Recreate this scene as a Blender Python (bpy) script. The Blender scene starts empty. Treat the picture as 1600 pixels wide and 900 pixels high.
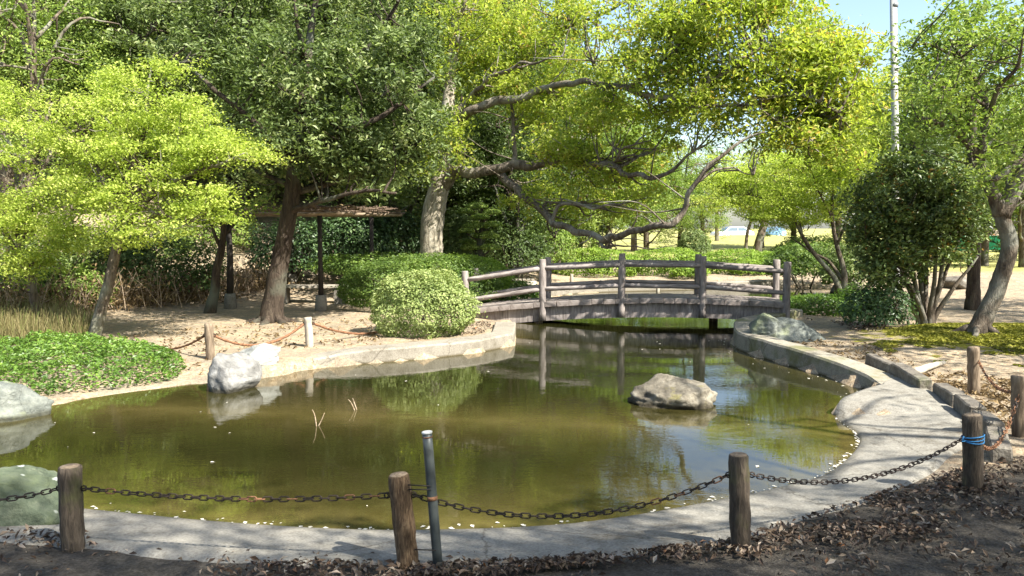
import bpy, bmesh, math, random
import numpy as np
from mathutils import Vector, Matrix, noise as mnoise

R = math.radians
rng = np.random.default_rng(11)
random.seed(11)
scene = bpy.context.scene
COL = scene.collection

# ------------------------------------------------------------------ camera
F = 1250.0                       # focal length in photo pixels (1600 wide)
HOR = 355.0                      # horizon row
CAMZ = 1.6
PITCH = math.atan((450.0 - HOR) / F)
cam_d = bpy.data.cameras.new('camera')
cam_d.sensor_width = 36.0
cam_d.lens = 36.0 * F / 1600.0
cam_d.clip_start = 0.05
cam_d.clip_end = 2000.0
cam = bpy.data.objects.new('camera', cam_d)
COL.objects.link(cam)
cam.location = (0, 0, CAMZ)
cam.rotation_euler = (R(90) - PITCH, 0, 0)
scene.camera = cam

# ------------------------------------------------------------------ sky, sun, exposure
SUN_EL = R(47.0)
SUN_AZ = math.atan2(0.78, -0.62)          # from +Y towards +X : right, behind the camera
world = bpy.data.worlds.new('World')
scene.world = world
world.use_nodes = True
wn = world.node_tree
for n in list(wn.nodes):
    wn.nodes.remove(n)
sky = wn.nodes.new('ShaderNodeTexSky')
sky.sky_type = 'NISHITA'
sky.sun_disc = False
sky.sun_elevation = SUN_EL
sky.sun_rotation = SUN_AZ
sky.air_density = 1.0
sky.dust_density = 1.6
sky.ozone_density = 1.0
bg = wn.nodes.new('ShaderNodeBackground')
bg.inputs['Strength'].default_value = 0.105
wo = wn.nodes.new('ShaderNodeOutputWorld')
wn.links.new(sky.outputs[0], bg.inputs[0])
wn.links.new(bg.outputs[0], wo.inputs[0])

sun_d = bpy.data.lights.new('sun', 'SUN')
sun_d.energy = 5.0
sun_d.angle = R(0.53)
sun_d.color = (1.0, 0.96, 0.88)
sun = bpy.data.objects.new('sun', sun_d)
COL.objects.link(sun)
SDIR = Vector((math.sin(SUN_AZ) * math.cos(SUN_EL), math.cos(SUN_AZ) * math.cos(SUN_EL), math.sin(SUN_EL)))
sun.rotation_euler = SDIR.to_track_quat('Z', 'Y').to_euler()
sun.location = SDIR * 40

vs = scene.view_settings
vs.view_transform = 'Standard'
vs.look = 'None'
vs.exposure = 1.62
vs.gamma = 1.0
vs.use_curve_mapping = False
scene.render.engine = 'CYCLES'
scene.cycles.max_bounces = 7
scene.cycles.diffuse_bounces = 3
scene.cycles.transmission_bounces = 4
scene.cycles.glossy_bounces = 3
scene.cycles.transparent_max_bounces = 6
scene.cycles.caustics_reflective = False
scene.cycles.caustics_refractive = False

# ------------------------------------------------------------------ pixel helpers
CP, SP = math.cos(PITCH), math.sin(PITCH)

def ray(px, py):
    u = (px - 800.0) / F
    v = -(py - 450.0) / F
    return np.array([u, CP + v * SP, -SP + v * CP])

def W(px, py, z=0.0):
    """photo pixel -> point on the level z"""
    d = ray(px, py)
    t = (z - CAMZ) / d[2]
    return np.array([0, 0, CAMZ]) + d * t

def P(px, py, dist):
    """photo pixel -> point at the given distance along +Y"""
    d = ray(px, py)
    return np.array([0, 0, CAMZ]) + d * (dist / d[1])

# ------------------------------------------------------------------ node helpers
def new_mat(name):
    m = bpy.data.materials.new(name)
    m.use_nodes = True
    nt = m.node_tree
    for n in list(nt.nodes):
        nt.nodes.remove(n)
    out = nt.nodes.new('ShaderNodeOutputMaterial')
    return m, nt, out

def N(nt, kind, **kw):
    n = nt.nodes.new(kind)
    for k, v in kw.items():
        if k.startswith('i_'):
            key = k[2:]
            key = int(key) if key.isdigit() else key.replace('_', ' ')
            n.inputs[key].default_value = v
        else:
            setattr(n, k, v)
    return n

def L(nt, a, b):
    nt.links.new(a, b)

def ramp(nt, stops, fac=None, interp='LINEAR'):
    r = nt.nodes.new('ShaderNodeValToRGB')
    cr = r.color_ramp
    cr.interpolation = interp
    while len(cr.elements) < len(stops):
        cr.elements.new(0.5)
    for e, (p, c) in zip(cr.elements, stops):
        e.position = p
        e.color = (*c, 1.0) if len(c) == 3 else c
    if fac is not None:
        L(nt, fac, r.inputs[0])
    return r

def noise_tex(nt, scale, detail=4.0, rough=0.55, vec=None, dist=0.0):
    n = nt.nodes.new('ShaderNodeTexNoise')
    n.inputs['Scale'].default_value = scale
    n.inputs['Detail'].default_value = detail
    n.inputs['Roughness'].default_value = rough
    n.inputs['Distortion'].default_value = dist
    if vec is not None:
        L(nt, vec, n.inputs['Vector'])
    return n

def mixc(nt, fac, a, b, mode='MIX'):
    m = nt.nodes.new('ShaderNodeMix')
    m.data_type = 'RGBA'
    m.blend_type = mode
    for sock, v in ((m.inputs[0], fac), (m.inputs[6], a), (m.inputs[7], b)):
        if isinstance(v, (int, float)):
            sock.default_value = v
        elif isinstance(v, tuple):
            sock.default_value = (*v, 1.0) if len(v) == 3 else v
        else:
            L(nt, v, sock)
    return m.outputs[2]

def coords(nt, scale=(1, 1, 1), obj=True):
    tc = nt.nodes.new('ShaderNodeTexCoord')
    mp = nt.nodes.new('ShaderNodeMapping')
    mp.inputs['Scale'].default_value = scale
    L(nt, tc.outputs['Object' if obj else 'Generated'], mp.inputs[0])
    return mp.outputs[0]

def world_pos(nt, scale=(1, 1, 1)):
    g = nt.nodes.new('ShaderNodeNewGeometry')
    mp = nt.nodes.new('ShaderNodeMapping')
    mp.inputs['Scale'].default_value = scale
    L(nt, g.outputs['Position'], mp.inputs[0])
    return mp.outputs[0]

def bump(nt, height, strength=0.4, dist=0.02, normal=None):
    b = nt.nodes.new('ShaderNodeBump')
    b.inputs['Strength'].default_value = strength
    b.inputs['Distance'].default_value = dist
    L(nt, height, b.inputs['Height'])
    if normal is not None:
        L(nt, normal, b.inputs['Normal'])
    return b.outputs[0]

def principled(nt, out, col, rough=0.8, spec=0.3, normal=None, metallic=0.0):
    p = nt.nodes.new('ShaderNodeBsdfPrincipled')
    for key, v in (('Base Color', col), ('Roughness', rough)):
        if isinstance(v, (int, float)):
            p.inputs[key].default_value = v
        elif isinstance(v, tuple):
            p.inputs[key].default_value = (*v, 1.0)
        else:
            L(nt, v, p.inputs[key])
    p.inputs['Specular IOR Level'].default_value = spec
    p.inputs['Metallic'].default_value = metallic
    if normal is not None:
        L(nt, normal, p.inputs['Normal'])
    if out is not None:
        L(nt, p.outputs[0], out.inputs[0])
    return p

def leaf_mat(name, stops, transl=0.4, rough=0.45, spec=0.35, tboost=(1.1, 1.2, 0.6)):
    m, nt, out = new_mat(name)
    at = N(nt, 'ShaderNodeAttribute', attribute_name='rnd')
    r = ramp(nt, stops, at.outputs['Fac'])
    p = principled(nt, None, r.outputs[0], rough, spec)
    tr = nt.nodes.new('ShaderNodeBsdfTranslucent')
    tb = mixc(nt, 1.0, r.outputs[0], tboost, 'MULTIPLY')
    L(nt, tb, tr.inputs[0])
    ms = nt.nodes.new('ShaderNodeMixShader')
    ms.inputs[0].default_value = transl
    L(nt, p.outputs[0], ms.inputs[1])
    L(nt, tr.outputs[0], ms.inputs[2])
    L(nt, ms.outputs[0], out.inputs[0])
    return m

def bark_mat(name, dark, mid, light, scale=6.0, lichen=None, strength=0.8):
    m, nt, out = new_mat(name)
    v = world_pos(nt, (1, 1, 0.22))
    n1 = noise_tex(nt, scale * 2.2, 6, 0.65, v, 0.6)
    vo = N(nt, 'ShaderNodeTexVoronoi', feature='DISTANCE_TO_EDGE')
    vo.inputs['Scale'].default_value = scale * 4.5
    L(nt, v, vo.inputs['Vector'])
    n2 = noise_tex(nt, scale * 0.25, 3, 0.5, world_pos(nt))
    c = ramp(nt, [(0.28, dark), (0.52, mid), (0.75, light)], n1.outputs[0])
    crack = ramp(nt, [(0.0, (0.35, 0.35, 0.35)), (0.12, (1, 1, 1))], vo.outputs['Distance'])
    col = mixc(nt, 0.4, c.outputs[0], crack.outputs[0], 'MULTIPLY')
    if lichen:
        lf = ramp(nt, [(0.5, (0, 0, 0)), (0.66, (1, 1, 1))], n2.outputs[0])
        col = mixc(nt, lf.outputs[0], col, lichen)
    ht = mixc(nt, 0.3, n1.outputs[0], crack.outputs[0])
    principled(nt, out, col, 0.9, 0.15, bump(nt, ht, strength, 0.03))
    return m

MAT = {}
# foliage
MAT['maple'] = leaf_mat('maple_leaf', [(0.0, (0.22, 0.29, 0.05)), (0.4, (0.37, 0.45, 0.085)), (0.8, (0.49, 0.55, 0.125)), (1.0, (0.58, 0.60, 0.20))], 0.5, 0.55, 0.2)
MAT['evergreen'] = leaf_mat('evergreen_leaf', [(0.0, (0.05, 0.075, 0.025)), (0.45, (0.15, 0.205, 0.065)), (0.8, (0.26, 0.315, 0.12)), (1.0, (0.38, 0.41, 0.20))], 0.38, 0.5, 0.3)
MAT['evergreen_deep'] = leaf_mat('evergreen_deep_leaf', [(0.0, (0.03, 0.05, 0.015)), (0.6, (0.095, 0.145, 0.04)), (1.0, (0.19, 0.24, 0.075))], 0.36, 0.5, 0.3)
MAT['camphor'] = leaf_mat('camphor_leaf', [(0.0, (0.16, 0.21, 0.035)), (0.35, (0.31, 0.38, 0.06)), (0.8, (0.48, 0.51, 0.10)), (0.95, (0.56, 0.50, 0.12)), (1.0, (0.50, 0.36, 0.10))], 0.55, 0.5, 0.3)
MAT['fresh'] = leaf_mat('fresh_leaf', [(0.0, (0.10, 0.16, 0.035)), (0.5, (0.22, 0.31, 0.065)), (1.0, (0.38, 0.44, 0.12))], 0.42, 0.5, 0.3)
MAT['yellowgreen'] = leaf_mat('yellow_green_leaf', [(0.0, (0.17, 0.22, 0.04)), (0.5, (0.34, 0.41, 0.075)), (1.0, (0.50, 0.51, 0.13))], 0.45, 0.5, 0.3)
MAT['azalea'] = leaf_mat('azalea_leaf', [(0.0, (0.12, 0.17, 0.045)), (0.5, (0.27, 0.33, 0.105)), (1.0, (0.42, 0.46, 0.19))], 0.3, 0.5, 0.3)
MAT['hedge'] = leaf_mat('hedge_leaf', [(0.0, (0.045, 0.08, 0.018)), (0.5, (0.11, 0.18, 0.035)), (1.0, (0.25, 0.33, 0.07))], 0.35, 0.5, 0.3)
MAT['brighthedge'] = leaf_mat('bright_hedge_leaf', [(0.0, (0.12, 0.20, 0.03)), (0.5, (0.23, 0.34, 0.05)), (1.0, (0.38, 0.46, 0.10))], 0.4, 0.5, 0.25)
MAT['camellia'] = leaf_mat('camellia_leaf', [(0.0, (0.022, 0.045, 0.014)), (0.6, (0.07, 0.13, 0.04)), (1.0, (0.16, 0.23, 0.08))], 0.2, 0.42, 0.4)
MAT['photinia'] = leaf_mat('glossy_shrub_leaf', [(0.0, (0.05, 0.075, 0.022)), (0.6, (0.15, 0.21, 0.06)), (0.88, (0.27, 0.31, 0.09)), (0.94, (0.20, 0.09, 0.02)), (1.0, (0.22, 0.14, 0.03))], 0.22, 0.45, 0.4)
MAT['cover'] = leaf_mat('ground_cover_leaf', [(0.0, (0.05, 0.10, 0.018)), (0.5, (0.11, 0.20, 0.03)), (1.0, (0.23, 0.34, 0.06))], 0.35, 0.4, 0.4)
MAT['drybrush'] = leaf_mat('dry_brush', [(0.0, (0.07, 0.045, 0.022)), (0.6, (0.20, 0.14, 0.07)), (1.0, (0.34, 0.25, 0.13))], 0.2, 0.8, 0.1, (1, 1, 1))
MAT['litter'] = leaf_mat('fallen_leaf', [(0.0, (0.03, 0.020, 0.014)), (0.4, (0.085, 0.055, 0.036)), (0.65, (0.15, 0.105, 0.07)), (0.87, (0.24, 0.185, 0.13)), (0.96, (0.40, 0.34, 0.27)), (1.0, (0.30, 0.12, 0.035))], 0.1, 0.6, 0.3, (1, 1, 1))
MAT['moss'] = leaf_mat('moss_tuft', [(0.0, (0.09, 0.095, 0.016)), (0.5, (0.20, 0.20, 0.03)), (1.0, (0.33, 0.30, 0.065))], 0.2, 0.8, 0.1)
MAT['drygrass'] = leaf_mat('dry_grass_blade', [(0.0, (0.10, 0.085, 0.03)), (0.5, (0.22, 0.19, 0.08)), (0.8, (0.30, 0.25, 0.12)), (1.0, (0.16, 0.22, 0.05))], 0.25, 0.8, 0.1, (1, 1, 1))
MAT['petal'] = leaf_mat('petal', [(0.0, (0.6, 0.56, 0.45)), (1.0, (0.75, 0.7, 0.6))], 0.2, 0.6, 0.2, (1, 1, 1))
# bark
MAT['bark_dark'] = bark_mat('dark_bark', (0.022, 0.016, 0.012), (0.06, 0.045, 0.033), (0.12, 0.095, 0.07), 6, (0.11, 0.115, 0.085))
MAT['bark_pale'] = bark_mat('pale_bark', (0.13, 0.105, 0.075), (0.34, 0.30, 0.225), (0.52, 0.47, 0.38), 7, (0.46, 0.44, 0.36))
MAT['bark_bough'] = bark_mat('bough_bark', (0.055, 0.042, 0.032), (0.17, 0.14, 0.105), (0.34, 0.30, 0.24), 7, (0.30, 0.285, 0.23))
MAT['bark_mid'] = bark_mat('brown_bark', (0.05, 0.037, 0.025), (0.14, 0.11, 0.078), (0.26, 0.215, 0.16), 8, (0.22, 0.22, 0.16))
MAT['bark_cherry'] = bark_mat('cherry_bark', (0.045, 0.034, 0.026), (0.12, 0.095, 0.07), (0.20, 0.17, 0.13), 8, (0.19, 0.185, 0.15))

def wood_mat(name, dark, mid, light, stretch=(14, 14, 2.2), strength=0.7, moss=None):
    m, nt, out = new_mat(name)
    v = coords(nt, stretch)
    n1 = noise_tex(nt, 1.6, 6, 0.62, v, 0.8)
    n2 = noise_tex(nt, 3.1, 3, 0.5, world_pos(nt))
    c = ramp(nt, [(0.28, dark), (0.5, mid), (0.74, light)], n1.outputs[0])
    blot = ramp(nt, [(0.32, (0.6, 0.58, 0.56)), (0.62, (1.05, 1.03, 1.0))], n2.outputs[0])
    col = mixc(nt, 0.8, c.outputs[0], blot.outputs[0], 'MULTIPLY')
    if moss:
        n3 = noise_tex(nt, 5.0, 4, 0.6, world_pos(nt))
        mf = ramp(nt, [(0.52, (0, 0, 0)), (0.7, (0.8, 0.8, 0.8))], n3.outputs[0])
        col = mixc(nt, mf.outputs[0], col, moss)
    principled(nt, out, col, 0.85, 0.2, bump(nt, n1.outputs[0], strength, 0.012))
    return m

MAT['bridge'] = wood_mat('weathered_bridge_wood', (0.10, 0.085, 0.079), (0.245, 0.214, 0.198), (0.38, 0.345, 0.322))
MAT['bridge_plank'] = wood_mat('weathered_plank', (0.12, 0.10, 0.088), (0.25, 0.215, 0.195), (0.36, 0.325, 0.30), (3, 3, 3))
MAT['post'] = wood_mat('bollard_wood', (0.035, 0.028, 0.021), (0.085, 0.067, 0.05), (0.17, 0.135, 0.10), (34, 34, 6), 1.0, (0.10, 0.10, 0.04))
MAT['postbark'] = wood_mat('bark_post_wood', (0.035, 0.022, 0.014), (0.13, 0.085, 0.05), (0.30, 0.215, 0.13), (52, 52, 9), 1.2)
MAT['postpale'] = wood_mat('pale_post', (0.22, 0.19, 0.15), (0.36, 0.325, 0.265), (0.47, 0.43, 0.36), (12, 12, 3), 0.4)
MAT['postmid'] = wood_mat('tan_post_wood', (0.075, 0.055, 0.038), (0.19, 0.145, 0.10), (0.34, 0.27, 0.19), (16, 16, 3), 0.8)

def rock_mat(name, dark, mid, light, patch=None, plev=(0.5, 0.62), scale=3.0, spots=None):
    m, nt, out = new_mat(name)
    v = coords(nt)
    n1 = noise_tex(nt, scale, 8, 0.62, v, 0.4)
    n2 = noise_tex(nt, scale * 5, 6, 0.7, v)
    vo = N(nt, 'ShaderNodeTexVoronoi', feature='DISTANCE_TO_EDGE')
    vo.inputs['Scale'].default_value = scale * 1.3
    vv = mixc(nt, 0.25, v, n1.outputs[1])
    L(nt, vv, vo.inputs['Vector'])
    f = mixc(nt, 0.45, n1.outputs[0], n2.outputs[0])
    c = ramp(nt, [(0.34, dark), (0.5, mid), (0.64, light)], f)
    col = c.outputs[0]
    crack = ramp(nt, [(0.0, (0.45, 0.45, 0.45)), (0.02, (1, 1, 1))], vo.outputs['Distance'])
    if patch:
        n3 = noise_tex(nt, scale * 0.9, 5, 0.6, world_pos(nt))
        pf = ramp(nt, [(plev[0], (0, 0, 0)), (plev[1], (0.85, 0.85, 0.85))], n3.outputs[0])
        col = mixc(nt, pf.outputs[0], col, patch)
    if spots:
        vs_ = N(nt, 'ShaderNodeTexVoronoi', feature='F1')
        vs_.inputs['Scale'].default_value = 7.0
        L(nt, v, vs_.inputs['Vector'])
        sf = ramp(nt, [(0.10, (1, 1, 1)), (0.16, (0, 0, 0))], vs_.outputs['Distance'])
        col = mixc(nt, sf.outputs[0], col, spots)
    gp = nt.nodes.new('ShaderNodeNewGeometry'); sx = nt.nodes.new('ShaderNodeSeparateXYZ'); L(nt, gp.outputs['Position'], sx.inputs[0])
    wr = N(nt, 'ShaderNodeMapRange'); L(nt, sx.outputs[2], wr.inputs[0]); wr.inputs[1].default_value = -0.095; wr.inputs[2].default_value = -0.06
    wet = ramp(nt, [(0.0, (0.35, 0.33, 0.27)), (1.0, (1, 1, 1))], wr.outputs[0])
    col = mixc(nt, 1.0, col, wet.outputs[0], 'MULTIPLY')
    h = mixc(nt, 0.15, f, crack.outputs[0])
    principled(nt, out, col, 0.85, 0.25, bump(nt, h, 1.0, 0.05))
    return m

MAT['rock_white'] = rock_mat('white_rock', (0.08, 0.077, 0.068), (0.20, 0.194, 0.177), (0.32, 0.312, 0.287))
MAT['rock_grey'] = rock_mat('grey_rock', (0.16, 0.165, 0.15), (0.29, 0.29, 0.26), (0.44, 0.44, 0.39))
MAT['rock_green'] = rock_mat('green_grey_rock', (0.035, 0.046, 0.03), (0.08, 0.098, 0.062), (0.15, 0.165, 0.11), (0.10, 0.12, 0.06), spots=(0.45, 0.47, 0.42))
MAT['rock_pond'] = rock_mat('pond_rock', (0.05, 0.042, 0.03), (0.14, 0.122, 0.09), (0.27, 0.245, 0.19), (0.24, 0.21, 0.06), (0.60, 0.72), 3.5)
MAT['rock_blue'] = rock_mat('blue_grey_rock', (0.06, 0.07, 0.06), (0.14, 0.15, 0.13), (0.24, 0.25, 0.21), (0.25, 0.27, 0.15), (0.55, 0.70))
MAT['edging'] = rock_mat('edging_stone', (0.07, 0.06, 0.048), (0.16, 0.14, 0.112), (0.28, 0.255, 0.21), (0.08, 0.085, 0.035), (0.54, 0.7))

def concrete_mat(name, base, stain, moss=None, world=True):
    m, nt, out = new_mat(name)
    v = world_pos(nt)
    n1 = noise_tex(nt, 0.9, 6, 0.6, v)
    n2 = noise_tex(nt, 9, 6, 0.7, v)
    n3 = noise_tex(nt, 70, 3, 0.6, v)
    b2 = tuple(x * 1.2 for x in base)
    c = ramp(nt, [(0.36, stain), (0.50, base), (0.66, b2)], mixc(nt, 0.5, n1.outputs[0], n2.outputs[0]))
    sp = ramp(nt, [(0.35, (0.6, 0.58, 0.55)), (0.6, (1.08, 1.08, 1.08))], n3.outputs[0])
    col = mixc(nt, 0.7, c.outputs[0], sp.outputs[0], 'MULTIPLY')
    if moss:
        n4 = noise_tex(nt, 2.2, 6, 0.65, v)
        mf = ramp(nt, [(0.50, (0, 0, 0)), (0.66, (0.85, 0.85, 0.85))], n4.outputs[0])
        col = mixc(nt, mf.outputs[0], col, moss)
    vk = N(nt, 'ShaderNodeTexVoronoi', feature='DISTANCE_TO_EDGE'); vk.inputs['Scale'].default_value = 0.75
    L(nt, mixc(nt, 0.12, v, n2.outputs[1]), vk.inputs['Vector'])
    ck = ramp(nt, [(0.0, (0.35, 0.33, 0.30)), (0.006, (1, 1, 1))], vk.outputs['Distance'])
    col = mixc(nt, 0.8, col, ck.outputs[0], 'MULTIPLY')
    gp = nt.nodes.new('ShaderNodeNewGeometry'); sx = nt.nodes.new('ShaderNodeSeparateXYZ'); L(nt, gp.outputs['Position'], sx.inputs[0])
    wz = N(nt, 'ShaderNodeMath', operation='MULTIPLY_ADD'); L(nt, n2.outputs[0], wz.inputs[0]); wz.inputs[1].default_value = -0.035; L(nt, sx.outputs[2], wz.inputs[2])
    wr = N(nt, 'ShaderNodeMapRange'); L(nt, wz.outputs[0], wr.inputs[0]); wr.inputs[1].default_value = -0.135; wr.inputs[2].default_value = -0.105
    wet = ramp(nt, [(0.0, (0.42, 0.38, 0.28)), (1.0, (1, 1, 1))], wr.outputs[0])
    col = mixc(nt, 1.0, col, wet.outputs[0], 'MULTIPLY')
    h = mixc(nt, 0.5, n2.outputs[0], n3.outputs[0])
    principled(nt, out, col, 0.9, 0.2, bump(nt, h, 0.5, 0.012))
    return m

MAT['concrete'] = concrete_mat('apron_concrete', (0.235, 0.22, 0.185), (0.125, 0.11, 0.085))
MAT['kerb'] = concrete_mat('kerb_concrete', (0.255, 0.23, 0.185), (0.16, 0.14, 0.105))
MAT['kerb_moss'] = concrete_mat('mossy_kerb_concrete', (0.27, 0.245, 0.195), (0.15, 0.132, 0.095), (0.13, 0.13, 0.045))

def flat_mat(name, col, rough=0.6, spec=0.3, metallic=0.0, var=0.15, scale=12.0):
    m, nt, out = new_mat(name)
    n1 = noise_tex(nt, scale, 5, 0.6, world_pos(nt))
    lo = tuple(x * (1 - var * 2) for x in col)
    hi = tuple(min(1, x * (1 + var)) for x in col)
    c = ramp(nt, [(0.3, lo), (0.7, hi)], n1.outputs[0])
    principled(nt, out, c.outputs[0], rough, spec, bump(nt, n1.outputs[0], 0.2, 0.004), metallic)
    return m

MAT['chain'] = flat_mat('rusty_chain', (0.040, 0.027, 0.020), 0.6, 0.4, 0.3, 0.35, 40)
MAT['chain_rust'] = flat_mat('rust', (0.21, 0.105, 0.055), 0.8, 0.2, 0.0, 0.3, 40)
MAT['pipe'] = flat_mat('grey_green_pipe', (0.075, 0.085, 0.08), 0.45, 0.5, 0.2, 0.3, 10)
MAT['cap'] = flat_mat('pale_cap', (0.45, 0.45, 0.42), 0.5)
MAT['wire'] = flat_mat('dark_wire', (0.03, 0.025, 0.022), 0.6)
MAT['blue_cord'] = flat_mat('blue_cord', (0.04, 0.20, 0.42), 0.6)
MAT['lamp_pole'] = flat_mat('pale_lamp_pole', (0.42, 0.41, 0.375), 0.6, 0.3, 0.0, 0.08, 3)
MAT['lamp_dark'] = flat_mat('lamp_bracket', (0.22, 0.23, 0.23), 0.5)
MAT['dark_metal'] = flat_mat('dark_post', (0.035, 0.028, 0.022), 0.7)
MAT['pole_tan'] = wood_mat('bamboo_pole', (0.16, 0.115, 0.075), (0.34, 0.26, 0.18), (0.50, 0.42, 0.32), (3, 20, 20))
MAT['vine'] = wood_mat('vine_wood', (0.05, 0.034, 0.024), (0.12, 0.085, 0.06), (0.22, 0.165, 0.12), (10, 10, 10))
MAT['footing'] = concrete_mat('footing_concrete', (0.20, 0.185, 0.155), (0.12, 0.11, 0.09))
MAT['car_white'] = flat_mat('car_paint', (0.78, 0.78, 0.78), 0.25, 0.5, 0.0, 0.02)
MAT['car_blue'] = flat_mat('car_blue_paint', (0.20, 0.36, 0.52), 0.3, 0.5, 0.0, 0.02)
MAT['glass'] = flat_mat('car_glass', (0.10, 0.14, 0.17), 0.08, 0.6, 0.0, 0.05)
MAT['tyre'] = flat_mat('tyre', (0.02, 0.02, 0.02), 0.8)
MAT['hub'] = flat_mat('wheel_rim', (0.45, 0.45, 0.46), 0.4, 0.5, 0.5)
MAT['green_panel'] = flat_mat('green_sheet', (0.025, 0.33, 0.15), 0.6, 0.3, 0.0, 0.06, 2)
MAT['bench'] = wood_mat('bench_wood', (0.20, 0.17, 0.13), (0.36, 0.32, 0.26), (0.50, 0.46, 0.38), (4, 12, 12))

# ------------------------------------------------------------------ mesh helpers
def link(o, parent=None):
    COL.objects.link(o)
    if parent is not None:
        o.parent = parent
    return o

def tag(o, label=None, cat=None, group=None, kind=None):
    if label: o['label'] = label
    if cat: o['category'] = cat
    if group: o['group'] = group
    if kind: o['kind'] = kind
    return o

def empty(name, loc=(0, 0, 0)):
    o = bpy.data.objects.new(name, None)
    o.location = loc
    o.empty_display_size = 0.2
    return link(o)

def mesh_np(name, verts, faces, mat, smooth=False, rnd=None):
    """verts (n,3) array, faces (m,k) array with a fixed k"""
    me = bpy.data.meshes.new(name)
    verts = np.asarray(verts, dtype=np.float32)
    faces = np.asarray(faces, dtype=np.int32)
    m, k = faces.shape
    me.vertices.add(len(verts))
    me.vertices.foreach_set('co', verts.ravel())
    me.loops.add(m * k)
    me.loops.foreach_set('vertex_index', faces.ravel())
    me.polygons.add(m)
    me.polygons.foreach_set('loop_start', np.arange(0, m * k, k, dtype=np.int32))
    me.polygons.foreach_set('use_smooth', np.full(m, bool(smooth)))
    me.update(calc_edges=True)
    if rnd is not None:
        a = me.attributes.new('rnd', 'FLOAT', 'FACE')
        a.data.foreach_set('value', np.asarray(rnd, dtype=np.float32))
    me.materials.append(mat)
    return me

def ob(name, me, parent=None, loc=None):
    o = bpy.data.objects.new(name, me)
    if loc is not None:
        o.location = loc
    return link(o, parent)

class Geo:
    """collects quads of tubes and boxes into one mesh"""
    def __init__(self):
        self.v = []; self.f = []; self.n = 0
    def add(self, v, f):
        v = np.asarray(v, float); f = np.asarray(f, int)
        self.v.append(v); self.f.append(f + self.n); self.n += len(v)
    def box(self, c, s, rot=None):
        sx, sy, sz = [q / 2 for q in s]
        v = np.array([[-sx, -sy, -sz], [sx, -sy, -sz], [sx, sy, -sz], [-sx, sy, -sz],
                      [-sx, -sy, sz], [sx, -sy, sz], [sx, sy, sz], [-sx, sy, sz]])
        if rot is not None:
            v = v @ np.array(rot).T
        v = v + np.asarray(c)
        f = [[0, 3, 2, 1], [4, 5, 6, 7], [0, 1, 5, 4], [1, 2, 6, 5], [2, 3, 7, 6], [3, 0, 4, 7]]
        self.add(v, f)
    def tube(self, pts, rad, sides=8, jitter=0.0, cap=True):
        pts = np.asarray(pts, float); n = len(pts)
        rad = np.broadcast_to(np.asarray(rad, float), (n,))
        t = np.gradient(pts, axis=0)
        t /= np.linalg.norm(t, axis=1)[:, None] + 1e-9
        ref = np.array([0.0, 0.0, 1.0]) if abs(t[0][2]) < 0.9 else np.array([1.0, 0, 0])
        a = np.zeros_like(pts)
        prev = np.cross(t[0], ref); prev /= np.linalg.norm(prev)
        for i in range(n):
            prev = prev - t[i] * prev.dot(t[i]); prev /= np.linalg.norm(prev) + 1e-9
            a[i] = prev
        b = np.cross(t, a)
        ang = np.arange(sides) * 2 * math.pi / sides
        ring = (np.cos(ang)[None, :, None] * a[:, None, :] + np.sin(ang)[None, :, None] * b[:, None, :])
        rr = rad[:, None, None] * np.ones((n, sides, 1))
        if jitter:
            rr = rr * (1 + rng.normal(0, jitter, (n, sides, 1)))
        v = (pts[:, None, :] + ring * rr).reshape(-1, 3)
        i, j = np.meshgrid(np.arange(n - 1), np.arange(sides), indexing='ij')
        i = i.ravel(); j = j.ravel(); j2 = (j + 1) % sides
        f = np.stack([i * sides + j, i * sides + j2, (i + 1) * sides + j2, (i + 1) * sides + j], 1)
        if cap:
            v = np.vstack([v, pts[:1], pts[-1:]])
            c0, c1 = n * sides, n * sides + 1
            jj = np.arange(0, sides, 2)
            k0 = np.stack([np.full(len(jj), c0), (jj + 2) % sides, (jj + 1) % sides, jj], 1)
            e = (n - 1) * sides
            k1 = np.stack([np.full(len(jj), c1), e + jj, e + (jj + 1) % sides, e + (jj + 2) % sides], 1)
            f = np.vstack([f, k0, k1])
        self.add(v, f)
    def mesh(self, name, mat, smooth=True):
        return mesh_np(name, np.vstack(self.v), np.vstack(self.f), mat, smooth)
    def build(self, name, mat, parent=None, smooth=True):
        return ob(name, self.mesh(name, mat, smooth), parent)

def spline(pts, n=6, closed=False):
    """Catmull-Rom through pts (any width)"""
    p = np.asarray(pts, float)
    if closed:
        q = np.vstack([p[-1:], p, p[:2]])
    else:
        q = np.vstack([2 * p[:1] - p[1:2], p, 2 * p[-1:] - p[-2:-1]])
    out = []
    m = len(p) if closed else len(p) - 1
    for i in range(m):
        p0, p1, p2, p3 = q[i], q[i + 1], q[i + 2], q[i + 3]
        for k in range(n):
            t = k / n
            out.append(0.5 * ((2 * p1) + (-p0 + p2) * t + (2 * p0 - 5 * p1 + 4 * p2 - p3) * t * t + (-p0 + 3 * p1 - 3 * p2 + p3) * t ** 3))
    if not closed:
        out.append(p[-1])
    return np.array(out)

def resample(pts, n):
    p = np.asarray(pts, float)
    s = np.concatenate([[0], np.cumsum(np.linalg.norm(np.diff(p[:, :2], axis=0), axis=1))])
    q = np.linspace(0, s[-1], n)
    return np.stack([np.interp(q, s, p[:, k]) for k in range(p.shape[1])], 1)

def unit(v):
    return v / (np.linalg.norm(v, axis=-1, keepdims=True) + 1e-9)

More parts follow.
